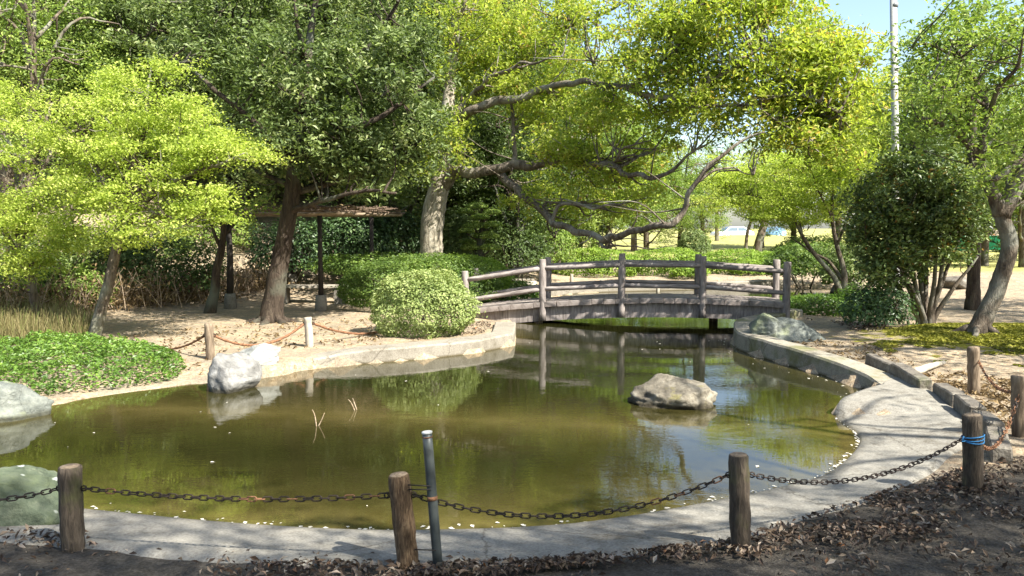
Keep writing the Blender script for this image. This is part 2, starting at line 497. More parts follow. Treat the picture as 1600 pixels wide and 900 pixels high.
def leaf_quads(c, size, ratio=0.5, up=0.3, out=None, outw=0.0, svar=0.3, fold=0.15, droop=0.0):
    """rhombic leaves at the centres c"""
    n = len(c)
    nr = unit(rng.normal(0, 1, (n, 3)))
    nr[:, 2] = np.abs(nr[:, 2])
    nr = nr * (1 - up) + np.array([0, 0, 1.0]) * up
    if out is not None:
        nr = nr + out * outw
    nr = unit(nr)
    d = rng.normal(0, 1, (n, 3)); d[:, 2] -= droop
    d = unit(d - nr * np.sum(d * nr, 1, keepdims=True))
    s = np.cross(nr, d)
    L_ = size * (1 + rng.uniform(-svar, svar, (n, 1)))
    Wd = L_ * ratio
    b = c - d * L_ * 0.5
    t = c + d * L_ * 0.5 - nr * L_ * 0.12
    m = c - d * L_ * 0.06
    l = m + s * Wd * 0.5 + nr * Wd * fold
    r = m - s * Wd * 0.5 + nr * Wd * fold
    v = np.stack([b, r, t, l], 1).reshape(-1, 3)
    f = np.arange(n * 4).reshape(n, 4)
    return v, f

def leaf_mesh(name, c, size, mat, rnd=None, **kw):
    v, f = leaf_quads(c, size, **kw)
    if rnd is None:
        rnd = rng.random(len(c))
    return mesh_np(name, v, f, mat, False, np.clip(rnd, 0, 1))

def clump_points(centers, radii, n_each, flat=1.0, subs=7, subr=0.33):
    """leaf centres: clump -> sprigs -> leaves; returns the points and a tone for each sprig"""
    K = len(centers)
    radii = np.broadcast_to(np.asarray(radii, float), (K,))
    sub = unit(rng.normal(0, 1, (K, subs, 3))) * (rng.random((K, subs, 1)) ** 0.45)
    sub[..., 2] *= flat
    sc = centers[:, None, :] + sub * radii[:, None, None]
    m = max(1, n_each // subs)
    off = rng.normal(0, 1, (K, subs, m, 3)) * subr * radii[:, None, None, None]
    off[..., 2] *= flat * 0.8
    pts = (sc[:, :, None, :] + off).reshape(-1, 3)
    tone = np.repeat(rng.normal(0, 0.16, (K, subs)) + rng.normal(0, 0.10, (K, 1)), m).reshape(-1)
    return pts, tone

def px_clumps(ells):
    """ellipses in the photograph (cx, cy, rx, ry, distance, depth half-width, count) -> clump centres"""
    out = []
    for cx, cy, rx, ry, d, dd, k in ells:
        a = rng.uniform(0, 2 * math.pi, k); r = np.sqrt(rng.random(k))
        dz = rng.uniform(-1, 1, k) * np.sqrt(1 - r * r * 0.8) * dd
        for i in range(k):
            out.append(P(cx + rx * r[i] * math.cos(a[i]), cy + ry * r[i] * math.sin(a[i]), d + dz[i]))
    return np.array(out)

def twig_tubes(g, limb_pts, centers, r0=0.02, r1=0.005, frac=1.0, maxlen=3.0):
    for c in centers:
        if rng.random() > frac:
            continue
        dv = np.linalg.norm(limb_pts - c + np.array([0, 0, 0.25]), axis=1)
        i = int(np.argmin(dv)); a = limb_pts[i]
        ln = np.linalg.norm(c - a)
        if ln > maxlen or ln < 0.05:
            continue
        mid = (a + c) / 2 + rng.normal(0, 0.09, 3) * ln + np.array([0, 0, -0.08 * ln])
        q1 = a * 0.7 + mid * 0.3 + rng.normal(0, 0.03, 3) * ln
        g.tube(spline([a, q1, mid, c], 3), np.linspace(r0 * min(1.4, 0.5 + ln * 0.5), r1, 10), 5, 0, False)

def limb(g, pts, rads, sides=10, sub=5, wob=0.0, jitter=0.03):
    p = spline(np.column_stack([np.asarray(pts), rads]), sub)
    q = p[:, :3].copy()
    if wob:
        nz = np.array([mnoise.noise_vector(Vector(x * 2.3)) for x in q])
        q += nz * wob
    g.tube(q, np.maximum(p[:, 3], 0.003), sides, jitter)
    return q

def px_limb(g, pxs, rads, sides=10, sub=5, wob=0.0):
    return limb(g, [P(*q) for q in pxs], rads, sides, sub, wob)

# ------------------------------------------------------------------ the pond outline and the ground
WATER = -0.12
near_px = [(95, 797), (130, 799), (200, 806), (300, 816), (400, 824), (500, 830), (600, 833), (700, 832), (800, 829),
           (900, 822), (1000, 808), (1100, 790), (1175, 775), (1240, 760), (1290, 745), (1318, 725), (1338, 705),
           (1345, 690), (1338, 676), (1322, 665), (1309, 655), (1311, 645), (1335, 636), (1378, 623)]
rkerb_px = [(1351, 608), (1299, 590), (1232, 571), (1185, 557), (1152, 545)]
rback_px = [(1146, 533), (1152, 522), (1192, 513), (1228, 505), (1242, 497), (1250, 483), (1290, 471), (1310, 462), (1300, 452)]
far_px = [(1230, 448), (1150, 451), (1050, 454), (960, 456), (900, 459), (850, 466), (815, 480), (806, 500), (806, 520), (803, 538)]
lkerb_px = [(795, 541), (740, 552), (640, 563), (550, 570), (490, 576)]
left_px = [(455, 582), (420, 590), (380, 597), (330, 600), (290, 601), (230, 610), (150, 621), (80, 634), (0, 650), (-120, 665),
           (-300, 690), (-420, 725), (-330, 765), (-150, 785), (20, 797)]
def wl(pxs):
    return [W(a, b, WATER)[:2] for a, b in pxs]
POND = np.array(wl(near_px) + wl(rkerb_px) + wl(rback_px) + wl(far_px) + wl(lkerb_px) + wl(left_px))
NEAR = np.array(wl(near_px)); RK = np.array(wl(near_px[-1:] + rkerb_px + rback_px[:4])); LK = np.array(wl(far_px[-2:] + lkerb_px))

def seg_dist(q, poly, closed=True):
    best = np.full(len(q), 1e9)
    n = len(poly)
    for i in range(n if closed else n - 1):
        a = poly[i]; b = poly[(i + 1) % n]
        ab = b - a
        t = np.clip(((q - a) @ ab) / (ab @ ab + 1e-12), 0, 1)
        d = np.linalg.norm(q - (a + t[:, None] * ab), axis=1)
        best = np.minimum(best, d)
    return best

def inside(q, poly):
    r = np.zeros(len(q), bool)
    n = len(poly)
    j = n - 1
    for i in range(n):
        xi, yi = poly[i]; xj, yj = poly[j]
        c = ((yi > q[:, 1]) != (yj > q[:, 1])) & (q[:, 0] < (xj - xi) * (q[:, 1] - yi) / (yj - yi + 1e-12) + xi)
        r ^= c
        j = i
    return r

def sstep(a, b, x):
    t = np.clip((x - a) / (b - a), 0, 1)
    return t * t * (3 - 2 * t)

def ground_z(q, bumpy=True):
    q = np.atleast_2d(np.asarray(q, float))[:, :2]
    x, y = q[:, 0], q[:, 1]
    d = seg_dist(q, POND); ins = inside(q, POND)
    s = np.where(ins, -d, d)
    z = np.where(s < 0, WATER - 0.03 + np.maximum(s * 0.55, -0.5), WATER - 0.03 + (0.03 - WATER) * sstep(-0.5, 1.25, s) * 1.0)
    # kerbed banks: the land behind stands at kerb height
    kb = np.minimum(seg_dist(q, RK, False), seg_dist(q, LK, False))
    z = np.where((~ins), np.maximum(z, 0.03 * sstep(1.2, 0.3, kb) + np.where(kb < 1.0, WATER * 0 - 0.02, z)), z)
    # moss mound on the right
    z = z + np.where(ins, 0, 0.22 * np.exp(-(((x - 7.0) / 2.3) ** 2 + ((y - 11.0) / 1.5) ** 2)))
    # hillside at the back left
    h = sstep(0, 1, (y - 15.5 - 0.25 * (x + 6)) / 22.0) * sstep(2.5, -7, x)
    z = z + h * 7.5 + sstep(-6, -14, x) * sstep(9, 20, y) * 1.8
    # ground behind the far bank, lawn swell
    z = z + 0.15 * sstep(22.5, 25, y) * sstep(-2, 2, x) + 0.9 * np.exp(-(((x - 17) / 9.0) ** 2 + ((y - 58) / 11.0) ** 2))
    if bumpy:
        nz = np.array([mnoise.noise(Vector((a * 1.7, b * 1.7, 0.3))) + 0.5 * mnoise.noise(Vector((a * 5.1, b * 5.1, 2.3))) for a, b in q])
        z = z + nz * 0.014 * np.where(y > 16, 3.0, 1.0)
    return z

def gz(x, y):
    return float(ground_z([[x, y]], False)[0])

def axis(lo, hi, a, b, fine, grow=1.12):
    c = list(np.arange(a, b + 1e-6, fine))
    st = fine; v = b
    while v < hi:
        st *= grow; v += st; c.append(v)
    st = fine; v = a; pre = []
    while v > lo:
        st *= grow; v -= st; pre.append(v)
    return np.array(pre[::-1] + c)

gx = axis(-300, 300, -9, 11, 0.14)
gy = axis(-60, 700, 2.0, 24, 0.14)
GX, GY = np.meshgrid(gx, gy, indexing='xy')
q = np.stack([GX.ravel(), GY.ravel()], 1)
zz = ground_z(q)
nx, ny = len(gx), len(gy)
ii, jj = np.meshgrid(np.arange(ny - 1), np.arange(nx - 1), indexing='ij')
ii = ii.ravel(); jj = jj.ravel()
gf = np.stack([ii * nx + jj, ii * nx + jj + 1, (ii + 1) * nx + jj + 1, (ii + 1) * nx + jj], 1)

m, nt, out = new_mat('earth')
zone = N(nt, 'ShaderNodeAttribute', attribute_name='zone')
sep = N(nt, 'ShaderNodeSeparateColor')
L(nt, zone.outputs['Color'], sep.inputs[0])
v = world_pos(nt)
n1 = noise_tex(nt, 1.3, 6, 0.6, v); n2 = noise_tex(nt, 14, 6, 0.7, v); n3 = noise_tex(nt, 60, 4, 0.7, v); n4 = noise_tex(nt, 4, 5, 0.6, v)
dirt = ramp(nt, [(0.25, (0.14, 0.11, 0.078)), (0.5, (0.26, 0.215, 0.155)), (0.75, (0.35, 0.30, 0.225))], mixc(nt, 0.5, n1.outputs[0], n2.outputs[0])).outputs[0]
vo = N(nt, 'ShaderNodeTexVoronoi', feature='F1'); vo.inputs['Scale'].default_value = 26.0; L(nt, v, vo.inputs['Vector'])
speck = ramp(nt, [(0.0, (0.14, 0.085, 0.045)), (0.35, (0.36, 0.26, 0.16)), (0.7, (0.50, 0.40, 0.27)), (1.0, (0.22, 0.14, 0.08))], vo.outputs['Color'])
lmask = ramp(nt, [(0.42, (0, 0, 0)), (0.6, (1, 1, 1))], n4.outputs[0])
lm = N(nt, 'ShaderNodeMath', operation='MULTIPLY'); L(nt, lmask.outputs[0], lm.inputs[0]); lm.inputs[1].default_value = 0.75
dirt = mixc(nt, lm.outputs[0], dirt, speck.outputs[0])
grass = ramp(nt, [(0.3, (0.20, 0.21, 0.06)), (0.5, (0.33, 0.32, 0.11)), (0.7, (0.44, 0.40, 0.18))], mixc(nt, 0.6, n1.outputs[0], n2.outputs[0])).outputs[0]
moss = ramp(nt, [(0.3, (0.10, 0.10, 0.014)), (0.5, (0.20, 0.19, 0.026)), (0.7, (0.30, 0.26, 0.045))], mixc(nt, 0.6, n2.outputs[0], n3.outputs[0])).outputs[0]
path = ramp(nt, [(0.3, (0.038, 0.032, 0.025)), (0.5, (0.078, 0.068, 0.055)), (0.72, (0.145, 0.13, 0.107))], mixc(nt, 0.5, n2.outputs[0], n3.outputs[0])).outputs[0]
def masked(ch, lo, hi):
    a = N(nt, 'ShaderNodeMath', operation='ADD'); L(nt, sep.outputs[ch], a.inputs[0])
    b = N(nt, 'ShaderNodeMath', operation='SUBTRACT'); L(nt, n4.outputs[0], b.inputs[0]); b.inputs[1].default_value = 0.5
    c = N(nt, 'ShaderNodeMath', operation='MULTIPLY'); L(nt, b.outputs[0], c.inputs[0]); c.inputs[1].default_value = 1.6
    L(nt, c.outputs[0], a.inputs[1])
    return ramp(nt, [(lo, (0, 0, 0)), (hi, (1, 1, 1))], a.outputs[0]).outputs[0]
col = mixc(nt, masked(0, 0.4, 0.62), dirt, grass)
col = mixc(nt, masked(1, 0.42, 0.6), col, moss)
col = mixc(nt, masked(2, 0.35, 0.65), col, path)
hh = mixc(nt, 0.5, n2.outputs[0], n3.outputs[0])
vp_ = N(nt, 'ShaderNodeTexVoronoi', feature='F1'); vp_.inputs['Scale'].default_value = 85.0; L(nt, v, vp_.inputs['Vector'])
peb = ramp(nt, [(0.0, (0.55, 0.52, 0.48)), (0.5, (0.95, 0.95, 0.95)), (1.0, (1.35, 1.32, 1.25))], vp_.outputs['Color'])
col = mixc(nt, 0.8, col, peb.outputs[0], 'MULTIPLY')
principled(nt, out, col, 0.95, 0.1, bump(nt, hh, 0.9, 0.03))
MAT['earth'] = m
gme = mesh_np('ground', np.column_stack([q, zz]), gf, MAT['earth'], True)
ca = gme.color_attributes.new('zone', 'FLOAT_COLOR', 'POINT')
x, y = q[:, 0], q[:, 1]
zr = sstep(24, 28, y) * sstep(3, 6, x) * (1 - sstep(24, 30, x - 0.42 * (y - 40)))
zg = np.exp(-(((x - 6.9) / 2.3) ** 2 + ((y - 11.0) / 1.7) ** 2) * 1.2) * 1.1
zb = sstep(5.3, 4.3, y - 0.12 * np.abs(x)) * 1.0
gcol = np.stack([zr, zg, zb, np.ones_like(x)], 1).astype(np.float32)
ca.data.foreach_set('color', gcol.ravel())
ground = tag(ob('ground', gme), kind='structure')

# ------------------------------------------------------------------ water
m, nt, out = new_mat('pond_water')
v = world_pos(nt, (1.0, 1.9, 1.0))
w1 = noise_tex(nt, 5.5, 3, 0.55, v, 0.3); w2 = noise_tex(nt, 0.7, 2, 0.5, v); w3 = noise_tex(nt, 17.0, 2, 0.5, v)
amp = ramp(nt, [(0.35, (0.15, 0.15, 0.15)), (0.65, (1, 1, 1))], w2.outputs[0])
hgt = mixc(nt, 0.25, w1.outputs[0], w3.outputs[0])
hm = mixc(nt, 1.0, hgt, amp.outputs[0], 'MULTIPLY')
mud = noise_tex(nt, 0.5, 4, 0.6, world_pos(nt))
wc = ramp(nt, [(0.3, (0.008, 0.009, 0.0024)), (0.7, (0.016, 0.0165, 0.0045))], mud.outputs[0])
wsh = N(nt, 'ShaderNodeAttribute', attribute_name='shallow')
silt = ramp(nt, [(0.35, (0.075, 0.06, 0.016)), (0.7, (0.115, 0.092, 0.03))], noise_tex(nt, 3.0, 5, 0.6, world_pos(nt)).outputs[0])
wcol = mixc(nt, wsh.outputs['Fac'], wc.outputs[0], silt.outputs[0])
p = principled(nt, out, wcol, 0.015, 0.5, bump(nt, hm, 0.10, 0.02))
p.inputs['IOR'].default_value = 1.45
MAT['water'] = m
# a fine sheet that reaches a hand's breadth under the bank; 'shallow' is the silt seen through thin water
wx = np.arange(POND[:, 0].min() - .5, POND[:, 0].max() + .5, .15); wy = np.arange(POND[:, 1].min() - .5, POND[:, 1].max() + .5, .15)
AX, AY = np.meshgrid(wx, wy, indexing='xy'); wq = np.stack([AX.ravel(), AY.ravel()], 1)
wd_ = seg_dist(wq, POND); win = inside(wq, POND)
keep = win | (wd_ < 0.28)
wi, wj = np.meshgrid(np.arange(len(wy) - 1), np.arange(len(wx) - 1), indexing='ij'); wi = wi.ravel(); wj = wj.ravel(); wn_ = len(wx)
wf = np.stack([wi * wn_ + wj, wi * wn_ + wj + 1, (wi + 1) * wn_ + wj + 1, (wi + 1) * wn_ + wj], 1)
wf = wf[keep[wf].all(1)]
used = np.unique(wf); remap = np.zeros(len(wq), int); remap[used] = np.arange(len(used))
wme = mesh_np('pond_water', np.column_stack([wq[used], np.full(len(used), WATER)]), remap[wf], MAT['water'], True)
sh_near = seg_dist(wq[used], np.vstack([NEAR[:19], POND[-8:]]), False)
dsh = np.where(win, wd_, 0.0)[used]
sh = np.exp(-dsh / 0.22) * 0.55 + np.exp(-sh_near / 0.5) * 0.65
wa = wme.attributes.new('shallow', 'FLOAT', 'POINT'); wa.data.foreach_set('value', np.clip(sh, 0, 1).astype(np.float32))
tag(ob('pond_water', wme), kind='structure')

# ------------------------------------------------------------------ concrete apron round the near shore
outer_px = [(-40, 826), (60, 842), (150, 852), (260, 862), (380, 869), (520, 874), (640, 876), (800, 871), (900, 862), (1010, 851), (1140, 836),
            (1240, 810), (1330, 780), (1420, 748), (1480, 715), (1515, 684), (1512, 658), (1490, 632), (1455, 611), (1400, 590)]
outer = np.array([W(a, b, 0.0)[:2] for a, b in outer_px])
inn = resample(spline(NEAR, 4), 140); outr = resample(spline(outer, 4), 140)
M_ = 14
av = []
for k in range(M_ + 1):
    t = k / M_
    t2 = -0.06 + 1.06 * t
    av.append(inn * (1 - t2) + outr * t2)
av = np.stack(av, 0)                          # M+1, 140, 2
aq = av.reshape(-1, 2)
az = ground_z(aq, False) + 0.022
az = np.where(np.repeat(np.arange(M_ + 1), 140) == M_, az - 0.03, az)
# ragged outer edge
i, j = np.meshgrid(np.arange(M_), np.arange(139), indexing='ij'); i = i.ravel(); j = j.ravel()
af = np.stack([i * 140 + j, (i + 1) * 140 + j, (i + 1) * 140 + j + 1, i * 140 + j + 1], 1)
ap = tag(ob('concrete_apron', mesh_np('concrete_apron', np.column_stack([aq, az]), af[:, ::-1], MAT['concrete'], True)), kind='structure')

# ------------------------------------------------------------------ kerbs
def kerb(name, line, width, top, mat, side=1.0, taper_end=None):
    p = resample(spline(line, 6), 70)
    t = np.gradient(p, axis=0); t /= np.linalg.norm(t, axis=1)[:, None]
    nrm = np.stack([t[:, 1], -t[:, 0]], 1) * side
    n = len(p)
    tp = np.full(n, top) if np.isscalar(top) else np.interp(np.linspace(0, 1, n), *top)
    prof = [(0.0, -0.55), (0.0, -0.025), (0.02, 0.0), (width - 0.02, 0.0), (width, -0.02), (width, -0.5)]
    vv = []
    for o, dz in prof:
        wob = np.array([mnoise.noise(Vector((a * 3, b * 3, o * 5))) for a, b in p]) * 0.008
        zt = tp + dz + wob if dz > -0.3 else np.full(n, dz)
        vv.append(np.column_stack([p + nrm * o, zt]))
    vv = np.stack(vv, 1)                      # n,6,3
    k = len(prof)
    i, j = np.meshgrid(np.arange(n - 1), np.arange(k - 1), indexing='ij'); i = i.ravel(); j = j.ravel()
    f = np.stack([i * k + j, i * k + j + 1, (i + 1) * k + j + 1, (i + 1) * k + j], 1)
    caps = np.array([[0, 1, 2, 3], [0, 3, 4, 5], [(n - 1) * k + 3, (n - 1) * k + 2, (n - 1) * k + 1, (n - 1) * k], [(n - 1) * k + 5, (n - 1) * k + 4, (n - 1) * k + 3, (n - 1) * k]])
    f = np.vstack([f, caps])
    me = mesh_np(name, vv.reshape(-1, 3), f, mat, False)
    return tag(ob(name, me), kind='structure')

kerb('kerb', np.array(wl([(1405, 626)] + near_px[-1:] + rkerb_px + rback_px[:4])), 0.30, ([0, 0.12, 0.3, 1], [0.0, 0.05, 0.11, 0.15]), MAT['kerb_moss'], 1.0)
kerb('kerb', np.array(wl(far_px[-2:] + lkerb_px)), 0.34, ([0, 0.85, 1], [0.06, 0.06, 0.0]), MAT['kerb'], 1.0)
kerb('kerb', np.array(wl([(1225, 448)] + far_px[1:6])), 0.3, 0.08, MAT['kerb'], 1.0)

# ------------------------------------------------------------------ bridge
def make_bridge():
    A = np.array([-0.84, 14.4]); B = np.array([4.68, 13.6])
    ax = (B - A) / np.linalg.norm(B - A); LEN = np.linalg.norm(B - A)
    nv = np.array([-ax[1], ax[0]])                 # away from the camera
    WID = 1.0
    root = tag(empty('footbridge', (*((A + B) / 2 + nv * WID / 2), 0.0)), 'arched grey wooden footbridge with log railings over the pond', 'bridge')
    org = np.array(root.location)
    def put(o):
        o.location = np.array(o.location) - org
        return o
    T = np.array([0, .25, .5, .75, 1.0])
    topz = np.array([0.80, 1.02, 1.10, 1.09, 1.0])
    cf = np.polyfit([0, .27, .5, .76, 1], [0.114, .28, .346, .358, .316], 2)
    dz = lambda t: np.polyval(cf, t)
    rotz = math.atan2(ax[1], ax[0])
    for side in (0, 1):
        for i, t in enumerate(T):
            b = A + ax * t * LEN + nv * WID * side
            zb = dz(t) - 0.33 if 0 < i < 4 else dz(t) - 0.45
            lean = (rng.random(2) - 0.5) * 0.015
            g = Geo()
            hts = np.linspace(0, topz[i] - zb, 9)
            pts = np.column_stack([lean[0] * hts, lean[1] * hts, hts])
            rr = 0.064 * (1 + 0.05 * np.sin(hts * 9 + i)) ; rr[-1] *= 0.93
            g.tube(np.vstack([pts, pts[-1:] + [0, 0, 0.012]]), np.append(rr, 0.052), 14, 0.025)
            o = g.build('post', MAT['bridge'], root); o.location = (*b, zb); put(o)
        for i in range(4):
            for dzr, rad in ((-0.15, 0.044), (-0.52, 0.040)):
                a = A + ax * T[i] * LEN + nv * WID * side; b = A + ax * T[i + 1] * LEN + nv * WID * side
                p0 = np.array([*a, topz[i] + dzr]); p1 = np.array([*b, topz[i + 1] + dzr])
                mid = (p0 + p1) / 2; d = p1 - p0; ln = np.linalg.norm(d)
                g = Geo()
                u = np.linspace(-0.5, 0.5, 9) * ln
                g.tube(np.column_stack([0 * u, 0 * u, u]), rad * (1 + rng.normal(0, 0.035, 9)), 12, 0.02)
                o = g.build('rail', MAT['bridge'], root)
                o.rotation_euler = Vector(d).to_track_quat('Z', 'Y').to_euler(); o.location = mid; put(o)
    NP = 27
    gm = Geo(); gm.box((0, 0, 0), (LEN / NP - 0.004, WID + 0.10, 0.085))
    me = gm.mesh('plank', MAT['bridge_plank'], False)
    for k in range(NP):
        t = (k + 0.5) / NP
        c = A + ax * t * LEN + nv * WID / 2 + nv * rng.normal(0, 0.006)
        o = ob('plank', me, root)
        sl = math.atan((dz(t + .01) - dz(t - .01)) / (0.02 * LEN))
        o.rotation_euler = (rng.normal(0, 0.004), -sl, rotz + rng.normal(0, 0.004))
        o.location = (*c, dz(t) - 0.043 + rng.normal(0, 0.003)); put(o)
    for side in (0.09, 0.91):
        v = []; ts = np.linspace(0, 1, 25)
        w = 0.06
        for t in ts:
            c = A + ax * t * LEN + nv * WID * side
            zt = dz(t) - 0.088; zb = zt - 0.25
            for o_, z_ in ((-w, zb), (w, zb), (w, zt), (-w, zt)):
                v.append([*(c + nv * o_), z_])
        v = np.array(v) - org
        f = []
        for i in range(24):
            for j in range(4):
                f.append([i * 4 + j, i * 4 + (j + 1) % 4, (i + 1) * 4 + (j + 1) % 4, (i + 1) * 4 + j])
        f += [[3, 2, 1, 0], [96, 97, 98, 99]]
        ob('beam', mesh_np('beam', v, f, MAT['bridge'], False), root)
    for t, s in ((0.235, 0.14), (0.235, 0.86), (0.80, 0.86)):
        c = A + ax * t * LEN + nv * WID * s
        g = Geo(); g.tube([[0, 0, -0.7], [0, 0, -0.2], [0, 0, 0.0]], [0.085, 0.08, 0.08], 12, 0.03)
        o = g.build('pile', MAT['postmid'], root); o.location = (*c, dz(t) - 0.335); put(o)
make_bridge()

# ------------------------------------------------------------------ chain-fence posts
POSTS = {}
def wooden_post(key, base, top, dia, mat, label, extra=None, square=False, group=None):
    b = W(base[0], base[1], 0.0)
    zb = gz(b[0], b[1])
    b = W(base[0], base[1], zb)
    tp = P(top[0], top[1], b[1])
    root = tag(empty('bollard', (*b[:2], zb)), label, 'post', group)
    d = tp - b
    g = Geo()
    hs = np.linspace(-0.12, 1.0, 14)
    pts = d[None, :] * hs[:, None]
    rr = dia / 2 * (1 + 0.03 * np.sin(np.arange(14) * 1.3 + b[0])); rr[-1] *= 0.95
    pts = np.vstack([pts, pts[-1:] + d * 0.012])
    g.tube(pts, np.append(rr, dia * 0.42), 16, 0.035)
    g.build('shaft', mat, root)
    # worn end grain on the top
    g2 = Geo(); e = d * 1.012
    g2.tube([e - d * 0.004, e + d * 0.004], [dia * 0.42, dia * 0.40], 16, 0.02)
    g2.build('end_grain', MAT['postmid'], root)
    POSTS[key] = (b, d)
    return root
wooden_post('a', (114, 857), (109, 730), 0.112, MAT['post'], 'dark round wooden chain post standing before the lichen-spotted boulder')
wooden_post('b', (638, 886), (623, 743), 0.104, MAT['postbark'], 'leaning rough barked chain post tied to a grey pipe')
wooden_post('c', (1157, 857), (1154, 712), 0.102, MAT['post'], 'dark brown chain post on the leafy edge of concrete apron')
wooden_post('d', (1521, 767), (1519, 649), 0.114, MAT['post'], 'dark chain post with blue cord beside the edging stones')
wooden_post('e', (1522, 614), (1521, 543), 0.11, MAT['postmid'], 'tan wooden chain post in front of the mossy mound')
wooden_post('f', (1593, 682), (1591, 588), 0.105, MAT['postmid'], 'brown chain post holding a rusty chain end hook')
wooden_post('g', (329, 562), (326, 506), 0.105, MAT['postmid'], 'brown wooden chain post behind the white angular rock')
wooden_post('h', (484, 541), (481, 496), 0.105, MAT['postpale'], 'bleached pale chain post on the sunny far bank')

# ------------------------------------------------------------------ chains
def link_mesh(mat):
    n, s = 14, 6
    Lh, Wh, wr = 0.0145, 0.0115, 0.0036
    pts = []
    for k in range(n):
        a = 2 * math.pi * k / n
        pts.append([math.cos(a) * Wh + (Lh if math.cos(a) > 0 else -Lh), math.sin(a) * Wh, 0])
    pts = np.array(pts)
    t = np.roll(pts, -1, 0) - np.roll(pts, 1, 0); t /= np.linalg.norm(t, axis=1)[:, None]
    a = np.cross(t, [0, 0, 1.0]); b = np.tile([0, 0, 1.0], (n, 1))
    an = np.arange(s) * 2 * math.pi / s
    v = pts[:, None, :] + (np.cos(an)[None, :, None] * a[:, None, :] + np.sin(an)[None, :, None] * b[:, None, :]) * wr
    i, j = np.meshgrid(np.arange(n), np.arange(s), indexing='ij'); i = i.ravel(); j = j.ravel()
    f = np.stack([i * s + j, ((i + 1) % n) * s + j, ((i + 1) % n) * s + (j + 1) % s, i * s + (j + 1) % s], 1)
    return mesh_np('link', v.reshape(-1, 3), f, mat, True)
LINK = link_mesh(MAT['chain']); LINKR = link_mesh(MAT['chain_rust'])

def attach(key, h, dx):
    b, d = POSTS[key]
    return b + d * h + np.array([dx, 0, 0])

def hang(p0, p1, sag, n=200):
    t = np.linspace(0, 1, n)[:, None]
    p = p0 * (1 - t) + p1 * t
    p[:, 2] -= 4 * sag * (t * (1 - t))[:, 0]
    return p

def chain(p0, p1, sag, label, rust=0.0, hook=None, group=None):
    root = tag(empty('chain', tuple(p0)), label, 'chain', group)
    p = hang(p0, p1, sag)
    s = np.concatenate([[0], np.cumsum(np.linalg.norm(np.diff(p, axis=0), axis=1))])
    pitch = 0.0415
    k = max(2, int(round(s[-1] / pitch)))
    for i in range(k):
        q_ = (i + 0.5) / k * s[-1]
        c = np.array([np.interp(q_, s, p[:, j]) for j in range(3)])
        e = np.array([np.interp(min(q_ + 0.01, s[-1]), s, p[:, j]) for j in range(3)])
        d = Vector(e - c)
        rot = d.to_track_quat('X', 'Z').to_matrix() @ Matrix.Rotation(R(82 if i % 2 else -8) + rng.normal(0, 0.15), 3, 'X')
        o = ob('link', LINKR if rng.random() < rust else LINK, root)
        o.rotation_euler = rot.to_euler()
        o.location = c - p0
    for e in (p0, p1):
        g = Geo(); an = np.linspace(0, 2 * math.pi, 9)
        g.tube(np.column_stack([0.014 * np.cos(an), 0 * an, 0.014 * np.sin(an)]) + (e - p0), 0.004, 5, 0, False)
        g.build('eye_bolt', MAT['chain'], root)
    return root

def px_on(px, py, key):
    return P(px, py, POSTS[key][0][1])
left_end = W(-190, 862, 0.0); left_end[2] = 0.33
chain(left_end, px_on(92, 763, 'a'), 0.07, 'short rusty chain crossing in front of the lichen-spotted boulder')
chain(px_on(131, 763, 'a'), px_on(605, 774, 'b'), 0.035, 'nearly straight rusty chain tied to the leaning barked post', 0.25)
chain(px_on(646, 773, 'b'), px_on(1138, 742, 'c'), 0.155, 'deeply sagging chain passing behind the grey pipe', 0.05)
chain(px_on(1175, 742, 'c'), px_on(1506, 684, 'd'), 0.13, 'sagging chain fixed with blue cord above bare concrete')
def thin_chain(p0, p1, sag, label, mat, rad):
    root = tag(empty('chain', tuple(p0)), label, 'chain')
    p = hang(p0, p1, sag, 25) - p0
    g = Geo(); g.tube(p, rad * (1 + 0.35 * (np.arange(25) % 2)), 6, 0.1)
    g.build('chain_line', mat, root)
    for e in (p[0], p[-1]):
        g = Geo(); an = np.linspace(0, 2 * math.pi, 9)
        g.tube(np.column_stack([0.02 * np.cos(an), 0 * an, 0.02 * np.sin(an)]) + e, 0.006, 5, 0, False)
        g.build('eye_bolt', MAT['chain'], root)
chain(px_on(1528, 562, 'e'), px_on(1584, 612, 'f'), 0.09, 'rusty chain hanging before the mossy mound', 0.8)
chain(px_on(1593, 612, 'f'), px_on(1527, 688, 'd'), 0.20, 'rusty slack chain drooping over the edging stones', 0.8)
thin_chain(px_on(334, 524, 'g'), px_on(476, 505, 'h'), 0.20, 'rusty chain sagging between brown post and pale post', MAT['chain_rust'], 0.014)
thin_chain(px_on(489, 505, 'h'), P(606, 515, 12.2), 0.10, 'rusty chain running from pale post to clipped azalea', MAT['chain_rust'], 0.014)
e_l = W(215, 588, 0); e_l[2] = 0.3
thin_chain(px_on(320, 524, 'g'), P(250, 545, 10.6), 0.06, 'rusty chain running from brown post into ground cover', MAT['chain_rust'], 0.012)
# chain end hook on post f, blue cord on post d
g = Geo(); b, d = POSTS['d']
for k in range(3):
    an = np.linspace(0, 2 * math.pi, 17)
    g.tube(np.column_stack([np.cos(an) * 0.062, np.sin(an) * 0.062, 0.012 * np.sin(an + k) + 0.012 * k]), 0.004, 6, 0, False)
g.tube([[-0.06, -0.03, 0.0], [-0.085, -0.03, -0.005], [-0.075, -0.035, 0.03]], 0.004, 6)
o = g.build('cord', MAT['blue_cord']); o.location = b + d * 0.68
tag(o, 'bright blue cord knotted round the dark chain post', 'cord')

